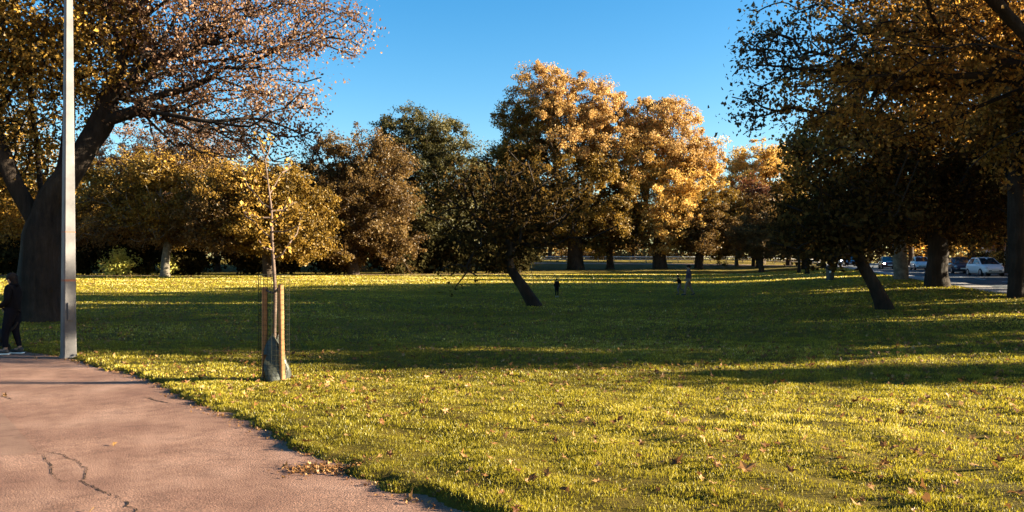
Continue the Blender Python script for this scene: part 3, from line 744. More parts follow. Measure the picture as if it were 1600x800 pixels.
x, y = hit(178, 431); shrub('leafy_shrub', 'bright leafy shrub with sunlight put into its leaf colour, the taller ragged one at the lawn edge', x, y + .8, 3.2, 1.9, 'lime', leaves=1700, lsize=.24)
x, y = hit(262, 431); shrub('leafy_shrub', 'low yellow green shrub, leaf colour brightened for sunlight, under the pale slanting trunk', x, y + .5, 2.3, .85, 'lime', leaves=1100, lsize=.2)
x, y = hit(215, 430); shrub('leafy_shrub', 'dull low shrub between the two bright shrubs', x, y + 1.2, 1.6, 1.6, 'olive', leaves=900, lsize=.2)
# the wood that closes the far horizon
n = 60000
tx = RNG.uniform(-330, 330, n); ty = 235 + RNG.uniform(0, 26, n)
th = 9 + 2.5 * np.sin(tx * .11) + 1.8 * np.sin(tx * .27 + 1) + 1.2 * np.sin(tx * .71 + ty * .3)
low = np.exp(-((tx / ty * F - 150) / 75) ** 2)
th = th * (1 - .62 * low)
tz = ground_z(tx, ty) + th * RNG.uniform(0, 1, n) ** .8
V, Fq = leaf_quads(np.stack([tx, ty, tz], 1), 1.1, up=.2)
tag(np_mesh('treeline', V, [Fq], M['oak'], attrs={'tint': np.clip(.5 + .3 * np.sin(tx * .2) + RNG.normal(0, .2, n), 0, 1)}), 'dusky far-off wood along the horizon', 'wood', kind='stuff')
# hedge in front of the houses
def hedge(name, label, s0, s1, o, h, w):
    n = int((s1 - s0) * 260); s = RNG.uniform(s0, s1, n); oo = o + RNG.uniform(-w / 2, w / 2, n); t = RNG.uniform(0, 1, n)
    e = RNG.uniform(0, 1, n) < .7
    oo = np.where(e, o + np.sign(oo - o) * w / 2 + RNG.normal(0, .07, n), oo)
    x, y = at_road(s, oo); z = road_z(y) + h * t + .12 * np.sin(s * 1.3) * t
    V, Fq = leaf_quads(np.stack([x, y, z], 1), .16, up=.3)
    ob = np_mesh(name, V, [Fq], M['ever'], attrs={'tint': RNG.uniform(0, 1, n)})
    return tag(ob, label, 'hedge')
hedge('hedge', 'dark clipped garden hedge behind the white hatchback', 22, 37, 12.2, 1.7, .9)
hedge('hedge', 'dark clipped hedge added across the road beyond the picture edge to shade it', -4, 21, 12.2, 1.8, .9)  # unseen hedge added to keep low sun off the road
hedge('hedge', 'dark clipped garden hedge behind the dark parked car', 38, 60, 12.2, 1.9, .9)

# ------------------------------------------------------------------ more materials
M['post'] = noisy_mat('galvanised_post', [(.3, (.075, .063, .063)), (.55, (.125, .106, .102)), (.75, (.175, .148, .14))], 2.2, rough=.6, bump=.12, bdist=.01, bscale=40)
M['young_bark'] = noisy_mat('young_bark', [(.3, (.06, .035, .024)), (.7, (.14, .085, .06))], 8, bump=.3)
M['rust'] = plain_mat('rusty_band', (.22, .08, .045), .8)
M['stake'] = noisy_mat('stake_wood', [(.3, (.22, .09, .035)), (.6, (.33, .145, .055)), (.8, (.41, .19, .075))], 6, bump=.3, bdist=.01)
M['rubber'] = plain_mat('black_rubber', (.02, .018, .018), .7)
M['wire'] = plain_mat('green_wire', (.018, .017, .010), .8, 0, spec=.1)
M['sleeve'] = leaf_mat('green_sleeve', [(0, (.024, .022, .012)), (1, (.045, .042, .022))], trans=.35, gloss=.05)
M['skin'] = plain_mat('skin', (.30, .165, .11), .7)
M['jacket'] = plain_mat('black_jacket', (.007, .006, .007), .95, spec=.1)  # black cloth, taken darker still to put the walker in shade
M['legging'] = plain_mat('dark_leggings', (.008, .007, .010), .95, spec=.1)  # dark cloth, deepened further in place of cast shade
M['purple'] = plain_mat('plum_jacket', (.05, .025, .035), .8)
M['khaki'] = plain_mat('khaki_trousers', (.16, .11, .075), .85)
M['grey'] = plain_mat('grey_trousers', (.11, .09, .10), .85)
M['hair'] = plain_mat('dark_hair', (.010, .006, .005), .8, spec=.15)  # dark hair, deepened along with the clothes to imitate shade
M['shoe'] = plain_mat('dark_shoe', (.025, .022, .022), .6)
M['sole'] = plain_mat('white_sole', (.75, .73, .70), .6)
M['fur'] = noisy_mat('black_fur', [(.3, (.012, .010, .010)), (.7, (.035, .028, .024))], 30, bump=.7, bdist=.02)
M['lead'] = plain_mat('dog_lead', (.10, .03, .025), .7)
M['glass'] = plain_mat('dark_glass', (.02, .024, .03), .08, spec=.8)
M['lens'] = plain_mat('headlight_lens', (.6, .62, .65), .12, spec=.8)
M['lamp_on'] = plain_mat('lit_headlight', (.9, .9, .85), .3, emit=(1, .93, .8), estr=9)
M['white_car'] = plain_mat('white_car_paint', (.74, .76, .78), .3, coat=.6)
M['silver_car'] = plain_mat('silver_car_paint', (.5, .52, .55), .3, coat=.6)
M['dark_car'] = plain_mat('dark_blue_car_paint', (.03, .032, .06), .3, coat=.6)
M['maroon_car'] = plain_mat('maroon_car_paint', (.09, .02, .018), .3, coat=.6)
M['rim'] = plain_mat('wheel_rim', (.45, .45, .47), .35, .7)
M['plastic'] = plain_mat('black_plastic', (.02, .02, .022), .5)
M['plate'] = plain_mat('number_plate', (.75, .75, .7), .5)
M['rail'] = noisy_mat('weathered_rail', [(.3, (.66, .60, .54)), (.7, (.80, .75, .68))], 5, bump=.2)
M['bin'] = plain_mat('dark_bin', (.025, .03, .028), .5)
M['white_paint'] = plain_mat('white_frame_paint', (.75, .75, .74), .6)
M['tile'] = noisy_mat('roof_tile', [(.3, (.10, .06, .05)), (.7, (.17, .10, .08))], 6, bump=.4)
def brick_mat():
    m, n, l, out = new_mat('brick')
    b = n.new('ShaderNodeBsdfPrincipled'); b.inputs['Roughness'].default_value = .9
    tc = n.new('ShaderNodeTexCoord'); mp = n.new('ShaderNodeMapping'); mp.inputs['Rotation'].default_value = (R(90), 0, 0)
    t = n.new('ShaderNodeTexBrick'); t.inputs['Scale'].default_value = 4.5
    t.inputs['Color1'].default_value = (.20, .10, .07, 1); t.inputs['Color2'].default_value = (.27, .14, .09, 1); t.inputs['Mortar'].default_value = (.3, .27, .23, 1)
    l.new(tc.outputs['Object'], mp.inputs['Vector']); l.new(mp.outputs['Vector'], t.inputs['Vector'])
    l.new(t.outputs['Color'], b.inputs['Base Color']); l.new(b.outputs[0], out.inputs['Surface'])
    return m
M['brick'] = brick_mat()

# ------------------------------------------------------------------ lamp post
bx, by = hit(107, 560)
bz = gz(bx, by) - .06
post = thing('lamp_post', (bx, by, bz), 'tall tapered grey metal post standing where the path meets the grass', 'lamp post')
def prism(z0, z1, r0, r1, n=4, rot=math.pi / 4, ch=.16):
    """upright shaft with chamfered corners, one corner towards the path"""
    V, Fq = [], []
    for z, r in ((z0, r0), (z1, r1)):
        for k in range(n):
            a = k * 2 * math.pi / n
            for da in (-ch, ch): V.append((r * math.cos(a + da), r * math.sin(a + da), z))
    m = 2 * n
    for k in range(m): Fq.append((k, (k + 1) % m, m + (k + 1) % m, m + k))
    return V, Fq
def prism_obj(name, z0, z1, r0, r1, mat, parent, ch=.12):
    V, Fq = prism(z0, z1, r0, r1, ch=ch)
    o = np_mesh(name, [(v[0], v[1], v[2]) for v in V] , [np.array(Fq)] + [np.array([[6, 7, 0, 1, 2, 3, 4, 5][::-1]]) + 0, np.array([list(range(8, 16))])], mat, parent)
    return o
sh = prism_obj('shaft', 0, 8.6, .150, .062, M['post'], post)
prism_obj('base_collar', 0, .12, .172, .166, M['post'], post)
prism_obj('band', 1.52, 1.56, .1355, .1350, M['rust'], post)
prism_obj('band', 2.45, 2.475, .1262, .1258, M['rust'], post)
MB().box((.099, -.099, .95), (.10, .012, .34), rz=R(45), bev=.004).build('access_panel', M['post'], post)
arm = MB(); arm.cyl((0, 0, 8.5), (.0, .5, 8.95), .04, .035); arm.cyl((0, .5, 8.95), (0, 1.1, 9.05), .035); arm.build('arm', M['post'], post)
MB().box((0, 1.4, 9.05), (.22, .62, .12), bev=.04).build('lantern', M['plastic'], post)

# ------------------------------------------------------------------ staked sapling and its guard
sx, sy = hit(428, 593)
sz = gz(sx, sy) - .02
def tubes(name, paths, mat, parent, sides=5, org=(0, 0, 0)):
    VV, FF, off = [], [], 0
    for P, r in paths:
        P = np.array(P, float) - np.array(org)
        off = sweep(P, np.full(len(P), r) if np.isscalar(r) else np.array(r), sides, VV, FF, off)
    return np_mesh(name, np.vstack(VV), [np.vstack(FF)], mat, parent, smooth=True)
sap = thing('sapling', (sx, sy, sz), 'slender young street tree with few leaves, held between two wooden stakes', 'young tree')
def sp(u, v, dy=0.0): return at(u, v, sy + dy) - np.array([sx, sy, sz])
stem = [(0, 0, 0), sp(429, 520), sp(430, 460), sp(428, 420), sp(425, 370), sp(424, 330), sp(420, 295), sp(416, 262), sp(412, 232)]
st_r = [.034, .03, .028, .026, .022, .018, .013, .009, .005]
P_, R_ = catmull(np.array(stem, float), np.array(st_r), 4)
tubes('trunk', [(P_, R_)], M['young_bark'], sap, 8)
br = []
twig_pts = []
rs = random.Random(5)
for (u0, v0, u1, v1) in [(427, 405, 452, 380), (452, 380, 470, 340), (425, 372, 396, 345), (424, 350, 448, 318), (422, 325, 396, 300), (420, 305, 440, 270), (417, 280, 398, 250), (414, 250, 424, 215), (426, 390, 404, 375), (424, 340, 380, 330), (423, 330, 462, 315), (396, 345, 378, 322), (396, 300, 380, 268), (412, 240, 402, 212), (425, 362, 468, 352), (440, 270, 455, 250)]:
    a, b = sp(u0, v0), sp(u1, v1, rs.uniform(-.35, .35))
    m = (a + b) / 2 + np.array([rs.uniform(-.03, .03), 0, -.05])
    br.append(([a, m, b], [.014, .011, .006])); 
    for t in np.linspace(.3, 1, 9): twig_pts.append((1 - t) * a + t * b)
tubes('branches', br, M['young_bark'], sap, 5)
twig_pts = np.array(twig_pts)
ii = RNG.integers(0, len(twig_pts), 300)
lv, lf = leaf_quads(twig_pts[ii] + RNG.normal(0, .05, (300, 3)), .065, up=.2)
np_mesh('crown', lv, [lf], M['bronze'], sap, attrs={'tint': RNG.uniform(.1, 1, 300)})

gd = thing('tree_guard', (sx, sy, sz), 'wooden stakes with black rubber ties and wire mesh around the sapling', 'tree guard')
stakes = [(sp(441, 598, -.10), sp(438.5, 446, -.10), .044), (sp(413, 590, .02), sp(413.5, 450, .02), .042)]
for a, b, r in stakes:
    a = np.array(a); b = np.array(b); a[2] = -.1
    k = MB(); k.cyl(a, b, r, r * .94, 14); k.cyl(b, b + np.array([0, 0, .012]), r * .94, r * .75, 14)
    k.build('stake', M['stake'], gd, smooth=False)
for a, b in ((sp(438, 449, -.10), sp(429, 456)), (sp(414, 452, .02), sp(429, 458))):
    tubes('tie', [([a, (a + b) / 2 + np.array([0, -.03, -.01]), b], .018)], M['rubber'], gd, 8)
rad = .225; cz = 1.60
wires = []
for k in range(22):
    a = k * 2 * math.pi / 22; wires.append(([(rad * math.cos(a), rad * math.sin(a), .02), (rad * math.cos(a), rad * math.sin(a), .8), (rad * math.cos(a), rad * math.sin(a), cz)], .0024))
for j in range(22):
    z = .03 + j * (cz - .03) / 21
    wires.append(([(rad * math.cos(t), rad * math.sin(t), z) for t in np.linspace(0, 2 * math.pi, 29)], .0024))
tubes('wire_mesh', wires, M['wire'], gd, 3)
# slumped green sleeve at the foot of the stem
V, n_, m_ = [], 26, 12
for j in range(m_):
    t = j / (m_ - 1); zz = .02 + .66 * t
    for i in range(n_):
        a = 2 * math.pi * i / n_
        r = (.17 * (1 - t) ** .55 + .045) * (1 + .16 * math.sin(3 * a + 2 * t * 3) + .08 * math.sin(7 * a + j))
        V.append((r * math.cos(a) + .02, r * math.sin(a) * .9, zz + .05 * math.sin(2 * a) * t))
i = np.arange(n_); Fq = np.vstack([np.stack([j * n_ + i, j * n_ + (i + 1) % n_, (j + 1) * n_ + (i + 1) % n_, (j + 1) * n_ + i], 1) for j in range(m_ - 1)])
keep = np.array([not (f.min() % n_ in (14, 15, 16) and f.min() // n_ < 6) for f in Fq])
np_mesh('sleeve', V, [Fq[keep]], M['sleeve'], gd, smooth=True, attrs={'tint': RNG.uniform(0, 1, keep.sum())})

# ------------------------------------------------------------------ people and the dog
def skin_mesh(name, pts, edges, mat, parent, sub=2, loc=(0, 0, 0)):
    """one continuous surface grown round a joint skeleton; pts = [(x, y, z, radius or (rx, ry))]"""
    me = bpy.data.meshes.new(name)
    me.from_pydata([p[:3] for p in pts], edges, [])
    o = bpy.data.objects.new(name, me); COL.objects.link(o)
    sk = o.modifiers.new('skin', 'SKIN'); sk.use_smooth_shade = True
    if sub: o.modifiers.new('sub', 'SUBSURF').render_levels = sub; o.modifiers['sub'].levels = sub
    if not me.skin_vertices: me.attributes.new
    for i, p in enumerate(pts):
        r = p[3]; me.skin_vertices[0].data[i].radius = (r, r) if np.isscalar(r) else r
        me.skin_vertices[0].data[i].use_root = (i == 0)
    dg = bpy.context.evaluated_depsgraph_get()
    new = bpy.data.meshes.new_from_object(o.evaluated_get(dg))
    o.modifiers.clear(); o.data = new; bpy.data.meshes.remove(me); new.name = name
    new.materials.clear(); new.materials.append(mat)
    o.parent = parent
    return o

def person(loc, rz, label, H, pose, top, bottom, shoe, sole, group=None, hood=False, hairlong=False, cap=False):
    """local +x is where the person faces; pose gives joint positions for a height of 1.7 m"""
    k = H / 1.7
    o = thing('person', loc, label, 'person', group, rz)
    J = {n: np.array(v, float) * k for n, v in pose.items()}
    c = pose.get('child', (0, 0, 0))
    # body
    names, pts, E = {}, [], []
    def add(n, p, r, par=None):
        names[n] = len(pts); pts.append((*p, r * k if np.isscalar(r) else (r[0] * k, r[1] * k)))
        if par is not None: E.append((names[par], names[n]))
    add('pelvis', J['pelvis'], .115); add('belly', J['belly'], .11, 'pelvis'); add('chest', J['chest'], .13, 'belly')
    add('neck', J['neck'], .055, 'chest'); add('jaw', J['neck'] + (J['head'] - J['neck']) * .55, .07, 'neck'); add('head', J['head'], .088, 'jaw'); add('crown', J['head'] + np.array([-.005, 0, .095]) * k, .055, 'head')
    for s in 'lr':
        add('sh' + s, J['sh' + s], .06, 'chest'); add('el' + s, J['el' + s], .042, 'sh' + s); add('wr' + s, J['wr' + s], .03, 'el' + s)
        d = J['wr' + s] - J['el' + s]; d = d / np.linalg.norm(d); side = np.cross(d, [0, 1, 0]); side = side / (np.linalg.norm(side) + 1e-6)
        add('pa' + s, J['wr' + s] + d * .06 * k, .034, 'wr' + s)
        for q in range(4):
            off = side * (q - 1.5) * .021 * k; L_ = (.075, .088, .082, .064)[q] * k
            curl = np.array([0, -.02 if s == 'l' else .02, 0]) * k
            add(f'k{s}{q}', J['wr' + s] + d * (.06 * k + L_ * .45) + off * 1.1, .0095, 'pa' + s)
            add(f'f{s}{q}', J['wr' + s] + d * (.05 * k + L_ * .95) + off + curl, .008, f'k{s}{q}')
        add('t' + s, J['wr' + s] + d * .06 * k + side * .05 * k, .010, 'wr' + s)
        add('hi' + s, J['hi' + s], .085, 'pelvis'); add('kn' + s, J['kn' + s], .06, 'hi' + s); add('an' + s, J['an' + s], .042, 'kn' + s)
        add('to' + s, J['to' + s], .036, 'an' + s)
    skin_mesh('body', pts, E, M['skin'], o)
    # face: nose, eyes, ears
    hd = J['head']
    MB().cyl(hd + np.array([.075, 0, .005]) * k, hd + np.array([.112, 0, -.022]) * k, .011 * k, .017 * k, 8).build('nose', M['skin'], o, True)
    for y in (-1, 1):
        MB().ball(hd + np.array([0, y * .083, -.01]) * k, (.02 * k, .012 * k, .032 * k), 8).build('ear', M['skin'], o, True)
        MB().ball(hd + np.array([.080, y * .033, .010]) * k, (.010 * k, .013 * k, .008 * k), 8).build('eye', M['hair'], o, True)
    MB().cyl(hd + np.array([.078, -.025, -.055]) * k, hd + np.array([.078, .025, -.055]) * k, .007 * k, n=6).build('mouth', M['hair'], o, True)
    # hair
    hr = MB(); hr.ball(hd + np.array([-.022, 0, .035]) * k, (.108 * k, .102 * k, .105 * k), 16)
    if hairlong: hr.ball(hd + np.array([-.075, 0, -.06]) * k, (.07 * k, .09 * k, .15 * k), 14)
    hr.build('hair', M['hair'], o, True)
    # clothes: shells grown round the same joints
    def shell(nm, chain, mat, radii):
        p_, e_, ix = [], [], {}
        for n, par, r in chain:
            p = n if not isinstance(n, str) else J[n]
            key = n if isinstance(n, str) else id(n)
            ix[key] = len(p_); p_.append((*p, r * k))
            if par is not None: e_.append((ix[par], ix[key]))
        return skin_mesh(nm, p_, e_, mat, o)
    J['hem'] = J['pelvis'] + np.array([0, 0, -.13]) * k
    J['cufl'] = J['wrl'] * .92 + J['ell'] * .08; J['cufr'] = J['wrr'] * .92 + J['elr'] * .08
    J['coll'] = J['neck'] + np.array([0, 0, -.02]) * k
    ch = [('hem', None, .185), ('belly', 'hem', .155), ('chest', 'belly', .165), ('coll', 'chest', .105)]
    for s in 'lr': ch += [('sh' + s, 'chest', .082), ('el' + s, 'sh' + s, .062), ('cuf' + s, 'el' + s, .046)]
    if hood:
        J['hood'] = J['neck'] + np.array([-.085, 0, .05]) * k; ch.append(('hood', 'coll', .085))
    shell('jacket', ch, M[top], None)
    J['waist'] = J['pelvis'] + np.array([0, 0, .12]) * k
    ch = [('waist', None, .14)]
    for s in 'lr':
        J['hem' + s] = J['an' + s] * .93 + J['kn' + s] * .07
        ch += [('hi' + s, 'waist', .128), ('kn' + s, 'hi' + s, .078), ('hem' + s, 'kn' + s, .05)]
    shell('trousers', ch, M[bottom], None)
    for s in 'lr':
        a, b = J['an' + s], J['to' + s]; d = b - a; d[2] = 0; L_ = np.linalg.norm(d); ang = math.atan2(d[1], d[0])
        sl = min(a[2], b[2]) - .075 * k
        shm = MB(); shm.ball(a + np.array([0, 0, -.02]) * k, (.06 * k, .05 * k, .06 * k), 12); shm.ball((a + b) / 2 + np.array([d[0] * .2, d[1] * .2, -.028 * k]), ((.13 * k) if abs(d[0]) >= abs(d[1]) else .06 * k, .05 * k, .042 * k), 12)
        sho = shm.build('shoe', M[shoe], o, True)
        so = MB().box(((a + b) / 2)[:2].tolist() + [min(a[2], b[2]) - .062 * k], (.29 * k, .096 * k, .026 * k), rz=ang, bev=.010 * k); so.build('sole', M[sole], sho)
    return o
STAND = dict(pelvis=(0, 0, .93), belly=(.01, 0, 1.08), chest=(0, 0, 1.28), neck=(-.01, 0, 1.45), head=(.015, 0, 1.575),
             shl=(0, .17, 1.38), shr=(0, -.17, 1.38), ell=(-.03, .22, 1.12), elr=(-.03, -.22, 1.12), wrl=(.05, .23, .88), wrr=(.05, -.23, .88),
             hil=(0, .09, .86), hir=(0, -.09, .86), knl=(.03, .095, .49), knr=(.03, -.095, .49), anl=(-.01, .10, .085), anr=(-.01, -.10, .085), tol=(.13, .11, .075), tor=(.13, -.11, .075))
def pose(**k): d = dict(STAND); d.update(k); return d
# woman with the dog at the left edge
wx, wy = hit(20, 556); wz = gz(wx, wy)
wz = max(wz, pathz(wx, wy)) 
woman = person((wx, wy, wz), R(184), 'person in black hooded jacket, dark leggings and white soled trainers walking a dog', 1.62,
               pose(elr=(-.02, -.23, 1.12), wrr=(.20, -.20, .97), ell=(.0, .22, 1.11), wrl=(.19, .16, .98), knl=(.10, .095, .49), anl=(.09, .10, .085), tol=(.23, .11, .075), knr=(-.0, -.09, .49), anr=(-.10, -.10, .10), tor=(.04, -.11, .075), head=(.04, 0, 1.565)),
               'jacket', 'legging', 'shoe', 'sole', hood=True, hairlong=True)
st_ = MB(); st_.cyl((.11, -.125, 1.33), (.10, -.14, 1.05), .014, n=8); st_.build('earphone_lead', M['sole'], woman)
# man striding, two children
mx_, my_ = hit(1076, 462)
person((mx_, my_, gz(mx_, my_)), R(172), 'person in plum jacket and khaki trousers striding behind the running child', 1.72,
       pose(knl=(.16, .09, .50), anl=(.20, .095, .10), tol=(.33, .10, .10), knr=(-.08, -.09, .48), anr=(-.30, -.10, .13), tor=(-.19, -.11, .075), ell=(-.10, .22, 1.13), wrl=(-.06, .24, .90), elr=(.03, -.22, 1.12), wrr=(.14, -.2, .92)),
       'purple', 'khaki', 'shoe', 'shoe')
rx, ry_ = hit(1062, 461)
person((rx, ry_, gz(rx, ry_)), R(176), 'small running child in dark top, one arm forward, ahead of the striding adult', 1.14,
       pose(belly=(.05, 0, 1.08), chest=(.10, 0, 1.27), neck=(.13, 0, 1.44), head=(.17, 0, 1.56), shl=(.10, .17, 1.37), shr=(.10, -.17, 1.37), ell=(.26, .20, 1.20), wrl=(.46, .20, 1.14), elr=(-.12, -.22, 1.20), wrr=(-.14, -.2, 1.0),
            knl=(.18, .09, .55), anl=(.10, .1, .15), tol=(.23, .1, .09), knr=(-.10, -.09, .50), anr=(-.38, -.10, .36), tor=(-.40, -.1, .22)),
       'jacket', 'grey', 'shoe', 'shoe')
kx, ky = hit(870, 464)
person((kx, ky, gz(kx, ky)), R(-80), 'small child standing alone in dark clothes right of the middle leaning tree', 1.0, pose(), 'jacket', 'legging', 'shoe', 'sole')
# dog on a lead, mostly outside the picture
dx, dy_ = hit(-14, 556); dz = pathz(dx, dy_)
dog = thing('dog', (dx, dy_, max(dz, gz(dx, dy_))), 'black dog on a lead at the left edge in front of the walking person', 'dog', rz=R(182))
P_ = [(-.02, 0, .42, .12), (.22, 0, .40, .145), (.40, 0, .47, .105), (.50, 0, .58, .07), (.60, 0, .62, .075), (.72, 0, .585, .04), (.77, 0, .58, .028),
      (-.24, 0, .42, .11), (-.36, 0, .46, .035), (-.46, 0, .54, .025), (-.52, 0, .64, .018)]
E_ = [(0, 1), (1, 2), (2, 3), (3, 4), (4, 5), (5, 6), (0, 7), (7, 8), (8, 9), (9, 10)]
for y in (-.085, .085):
    b = len(P_)
    P_ += [(.28, y, .32, .06), (.27, y, .17, .033), (.29, y, .05, .026), (.33, y, .025, .03)]; E_ += [(1, b), (b, b + 1), (b + 1, b + 2), (b + 2, b + 3)]
    b = len(P_)
    P_ += [(-.22, y, .32, .075), (-.16, y, .24, .05), (-.31, y, .15, .028), (-.29, y, .045, .025), (-.24, y, .025, .03)]; E_ += [(7, b), (b, b + 1), (b + 1, b + 2), (b + 2, b + 3), (b + 3, b + 4)]
    b = len(P_); P_ += [(.57, y * .7, .69, .025), (.54, y * .95, .64, .012)]; E_ += [(4, b), (b, b + 1)]
skin_mesh('body', P_, E_, M['fur'], dog)
hand = np.array([wx - .32 * .95, wy, wz + .95]); col = np.array([dx - .45, dy_, dz + .60])
ld = MB(); pts_ = [hand + (col - hand) * t + np.array([0, 0, -.10 * math.sin(math.pi * t)]) for t in np.linspace(0, 1, 8)]
o = tubes('dog_lead', [(pts_, .006)], M['lead'], None, 5); ld.bm.free()
tag(o, 'thin red lead between the walking person and the black dog', 'dog lead')

# ------------------------------------------------------------------ cars
def make_car(loc, rz, label, paint, lights=False, tall=1.0, group='cars on the road by the park'):
    c = thing('parked_car' if not lights else 'car', loc, label, 'car', group, rz)
    xs = [-1.98, -1.9, -1.6, -1.0, -.2, .6, 1.0, 1.45, 1.8, 1.95, 2.02]
    bt = [.72, .90, .98, .98, .97, .96, .95, .87, .75, .62, .50]
    bo = [.38, .30, .22, .20, .20, .20, .20, .20, .24, .28, .34]
    hw = [.66, .78, .84, .86, .865, .86, .855, .83, .76, .66, .52]
    V, sec = [], []
    for x, t, b, w in zip(xs, bt, bo, hw):
        half = [(0, b), (w * .80, b), (w * .96, b + .06), (w, b + (t - b) * .45), (w * .985, b + (t - b) * .75), (w * .93, t - .015), (w * .75, t + .01), (0, t + .035)]
        ring = [(x, y, z) for y, z in half] + [(x, -y, z) for y, z in half[-2:0:-1]]
        sec.append(len(ring)); V += ring
    m = sec[0]; i = np.arange(m); n = len(xs)
    Fq = np.vstack([np.stack([k * m + i, k * m + (i + 1) % m, (k + 1) * m + (i + 1) % m, (k + 1) * m + i], 1) for k in range(n - 1)])
    V = np.array(V)
    caps = [np.array([list(range(m))[::-1]]), np.array([[(n - 1) * m + q for q in range(m)]])]
    body = np_mesh('body', V, [Fq] + caps, M[paint], c, smooth=True)
    # cabin
    zr = 1.52 * tall
    st = [(-1.80, .93, .76), (-1.42, zr - .10, .60), (-1.15, zr, .585), (-.2, zr + .02, .60), (.18, zr - .03, .59), (1.22, .90, .745)]
    CV = []
    for x, z, w in st:
        CV += [(x, -w, z), (x, 0, z + .025), (x, w, z)]
    base = [(-1.80, .74), (-1.42, .80), (-1.15, .81), (-.2, .815), (.18, .81), (1.22, .765)]
    for x, w in base: CV += [(x, -w, .90), (x, w, .90)]
    q = []
    for k in range(5):
        a, b = 3 * k, 3 * (k + 1); q += [(a, b, b + 1, a + 1), (a + 1, b + 1, b + 2, a + 2)]
        e, f_ = 18 + 2 * k, 18 + 2 * (k + 1); q += [(e, f_, b, a), (a + 2, b + 2, f_ + 1, e + 1)]
    np_mesh('cabin', CV, [np.array(q)], M[paint], c, smooth=False)
    def pane(name, P, off=(0, 0, 0), mat='glass'):
        P = np.array(P, float); nr = np.cross(P[1] - P[0], P[2] - P[0]); nr /= np.linalg.norm(nr); ctr = P.mean(0)
        if nr @ (ctr - np.array([-.3, 0, 1.1])) < 0: nr = -nr
        Q = ctr + (P - ctr) * .93 + nr * .018
        np_mesh(name, np.vstack([Q, Q - nr * .03]), [np.array([[0, 1, 2, 3], [7, 6, 5, 4], [0, 4, 5, 1], [1, 5, 6, 2], [2, 6, 7, 3], [3, 7, 4, 0]])], M[mat], c)
    pane('windscreen', [(1.16, -.73, .95), (1.16, .73, .95), (.18, .585, zr - .03), (.18, -.585, zr - .03)])
    pane('rear_window', [(-1.78, -.70, .97), (-1.78, .70, .97), (-1.42, .58, zr - .11), (-1.42, -.58, zr - .11)])
    for s in (-1, 1):
        pane('side_window', [(.98, s * .775, .99), (-.28, s * .80, .99), (-.22, s * .622, zr - .06), (.14, s * .612, zr - .08)])
        pane('side_window', [(-.36, s * .80, .99), (-1.45, s * .78, 1.0), (-1.18, s * .61, zr - .09), (-.30, s * .625, zr - .06)])
    for x in (-1.27, 1.27):
        for s in (-1, 1):
            ty = MB(); ty.cyl((x, s * .66, .31), (x, s * .875, .31), .31, n=22); t_ = ty.build('wheel', M['rubber'], c)
            MB().cyl((x, s * .86, .31), (x, s * .882, .31), .20, .18, n=14).build('rim', M['rim'], t_)
    for s in (-1, 1):
        MB().ball((1.80, s * .60, .66), (.17, .14, .085), 14).build('headlight', M['lamp_on' if lights else 'lens'], c, True)
        MB().ball((-1.90, s * .68, .78), (.07, .09, .14), 12).build('tail_light', M['rust'], c, True)
        MB().box((.82, s * .93, .99), (.10, .17, .12), bev=.03).build('mirror', M[paint], c)
    MB().box((1.975, 0, .42), (.12, 1.0, .13), bev=.02).build('grille', M['plastic'], c)
    MB().box((1.90, 0, .60), (.10, .62, .07), bev=.02).build('upper_grille', M['plastic'], c)
    MB().box((2.045, 0, .47), (.02, .52, .11)).build('number_plate', M['plate'], c)
    MB().box((1.78, 0, .27), (.36, 1.36, .09), bev=.03).build('bumper', M['plastic'], c)
    return c
TOWARD = math.atan2(-RT[1], -RT[0])
def car_at(s, o, label, paint, turn=0.0, **k):
    x, y = at_road(s, o)
    return make_car((x, y, float(road_z(y)) - .115), TOWARD + turn, label, paint, **k)
car_at(34.2, 7.5, 'white hatchback parked facing us left of the straight trunk', 'white_car', turn=.14)
car_at(62, 7.4, 'white car parked just right of the pale trunk, half hidden', 'white_car')
car_at(43.5, 7.5, 'dark parked car beside the big dark trunk', 'dark_car')
car_at(67, 4.6, 'dark red car driving towards us with lit headlights, left of the pale trunk', 'maroon_car', lights=True)
car_at(90, 2.5, 'dark car parked at the near kerb far down the road', 'dark_car')
car_at(118, 4.2, 'distant silver car with lit headlights at the far end of the road', 'silver_car', lights=True)

# ------------------------------------------------------------------ far rail fence, litter bin, house
fn = thing('rail_fence', (26, 129.0, gz(26, 129)), 'pale low rail fence along the far path under the golden trees', 'fence')
fx = [-4 + 2.6 * i for i in range(22)]
fp = [(x, 131.5 - .012 * (x - 5) ** 1 * 4) for x in fx]
org = np.array([26, 129.0, gz(26, 129)])
for x, y in fp:
    z = gz(x, y); k = MB(); k.box(np.array([x, y, z + .42]) - org, (.14, .14, 1.0), bev=.02); k.build('post', M['rail'], fn)
for h in (.38, .78):
    Q = [np.array([x, y - .1, gz(x, y) + h]) for x, y in fp]
    tubes('rail', [(np.array(Q) - org, .10)], M['rail'], fn, 6)
bx, by = hit(1297, 438); bz = gz(bx, by)
bn = thing('litter_bin', (bx, by, bz), 'dark round litter bin at the foot of the slender dark tree', 'litter bin')
MB().cyl((0, 0, 0), (0, 0, .85), .27, .30, 18).build('body', M['bin'], bn)
MB().cyl((0, 0, .85), (0, 0, .93), .32, .30, 18).build('rim', M['bin'], bn)
MB().ball((0, 0, .98), (.29, .29, .12), 16).build('lid', M['bin'], bn, True)
MB().box((-.10, -.285, .6), (.13, .03, .13), rz=-.3).build('sticker', M['plate'], bn)

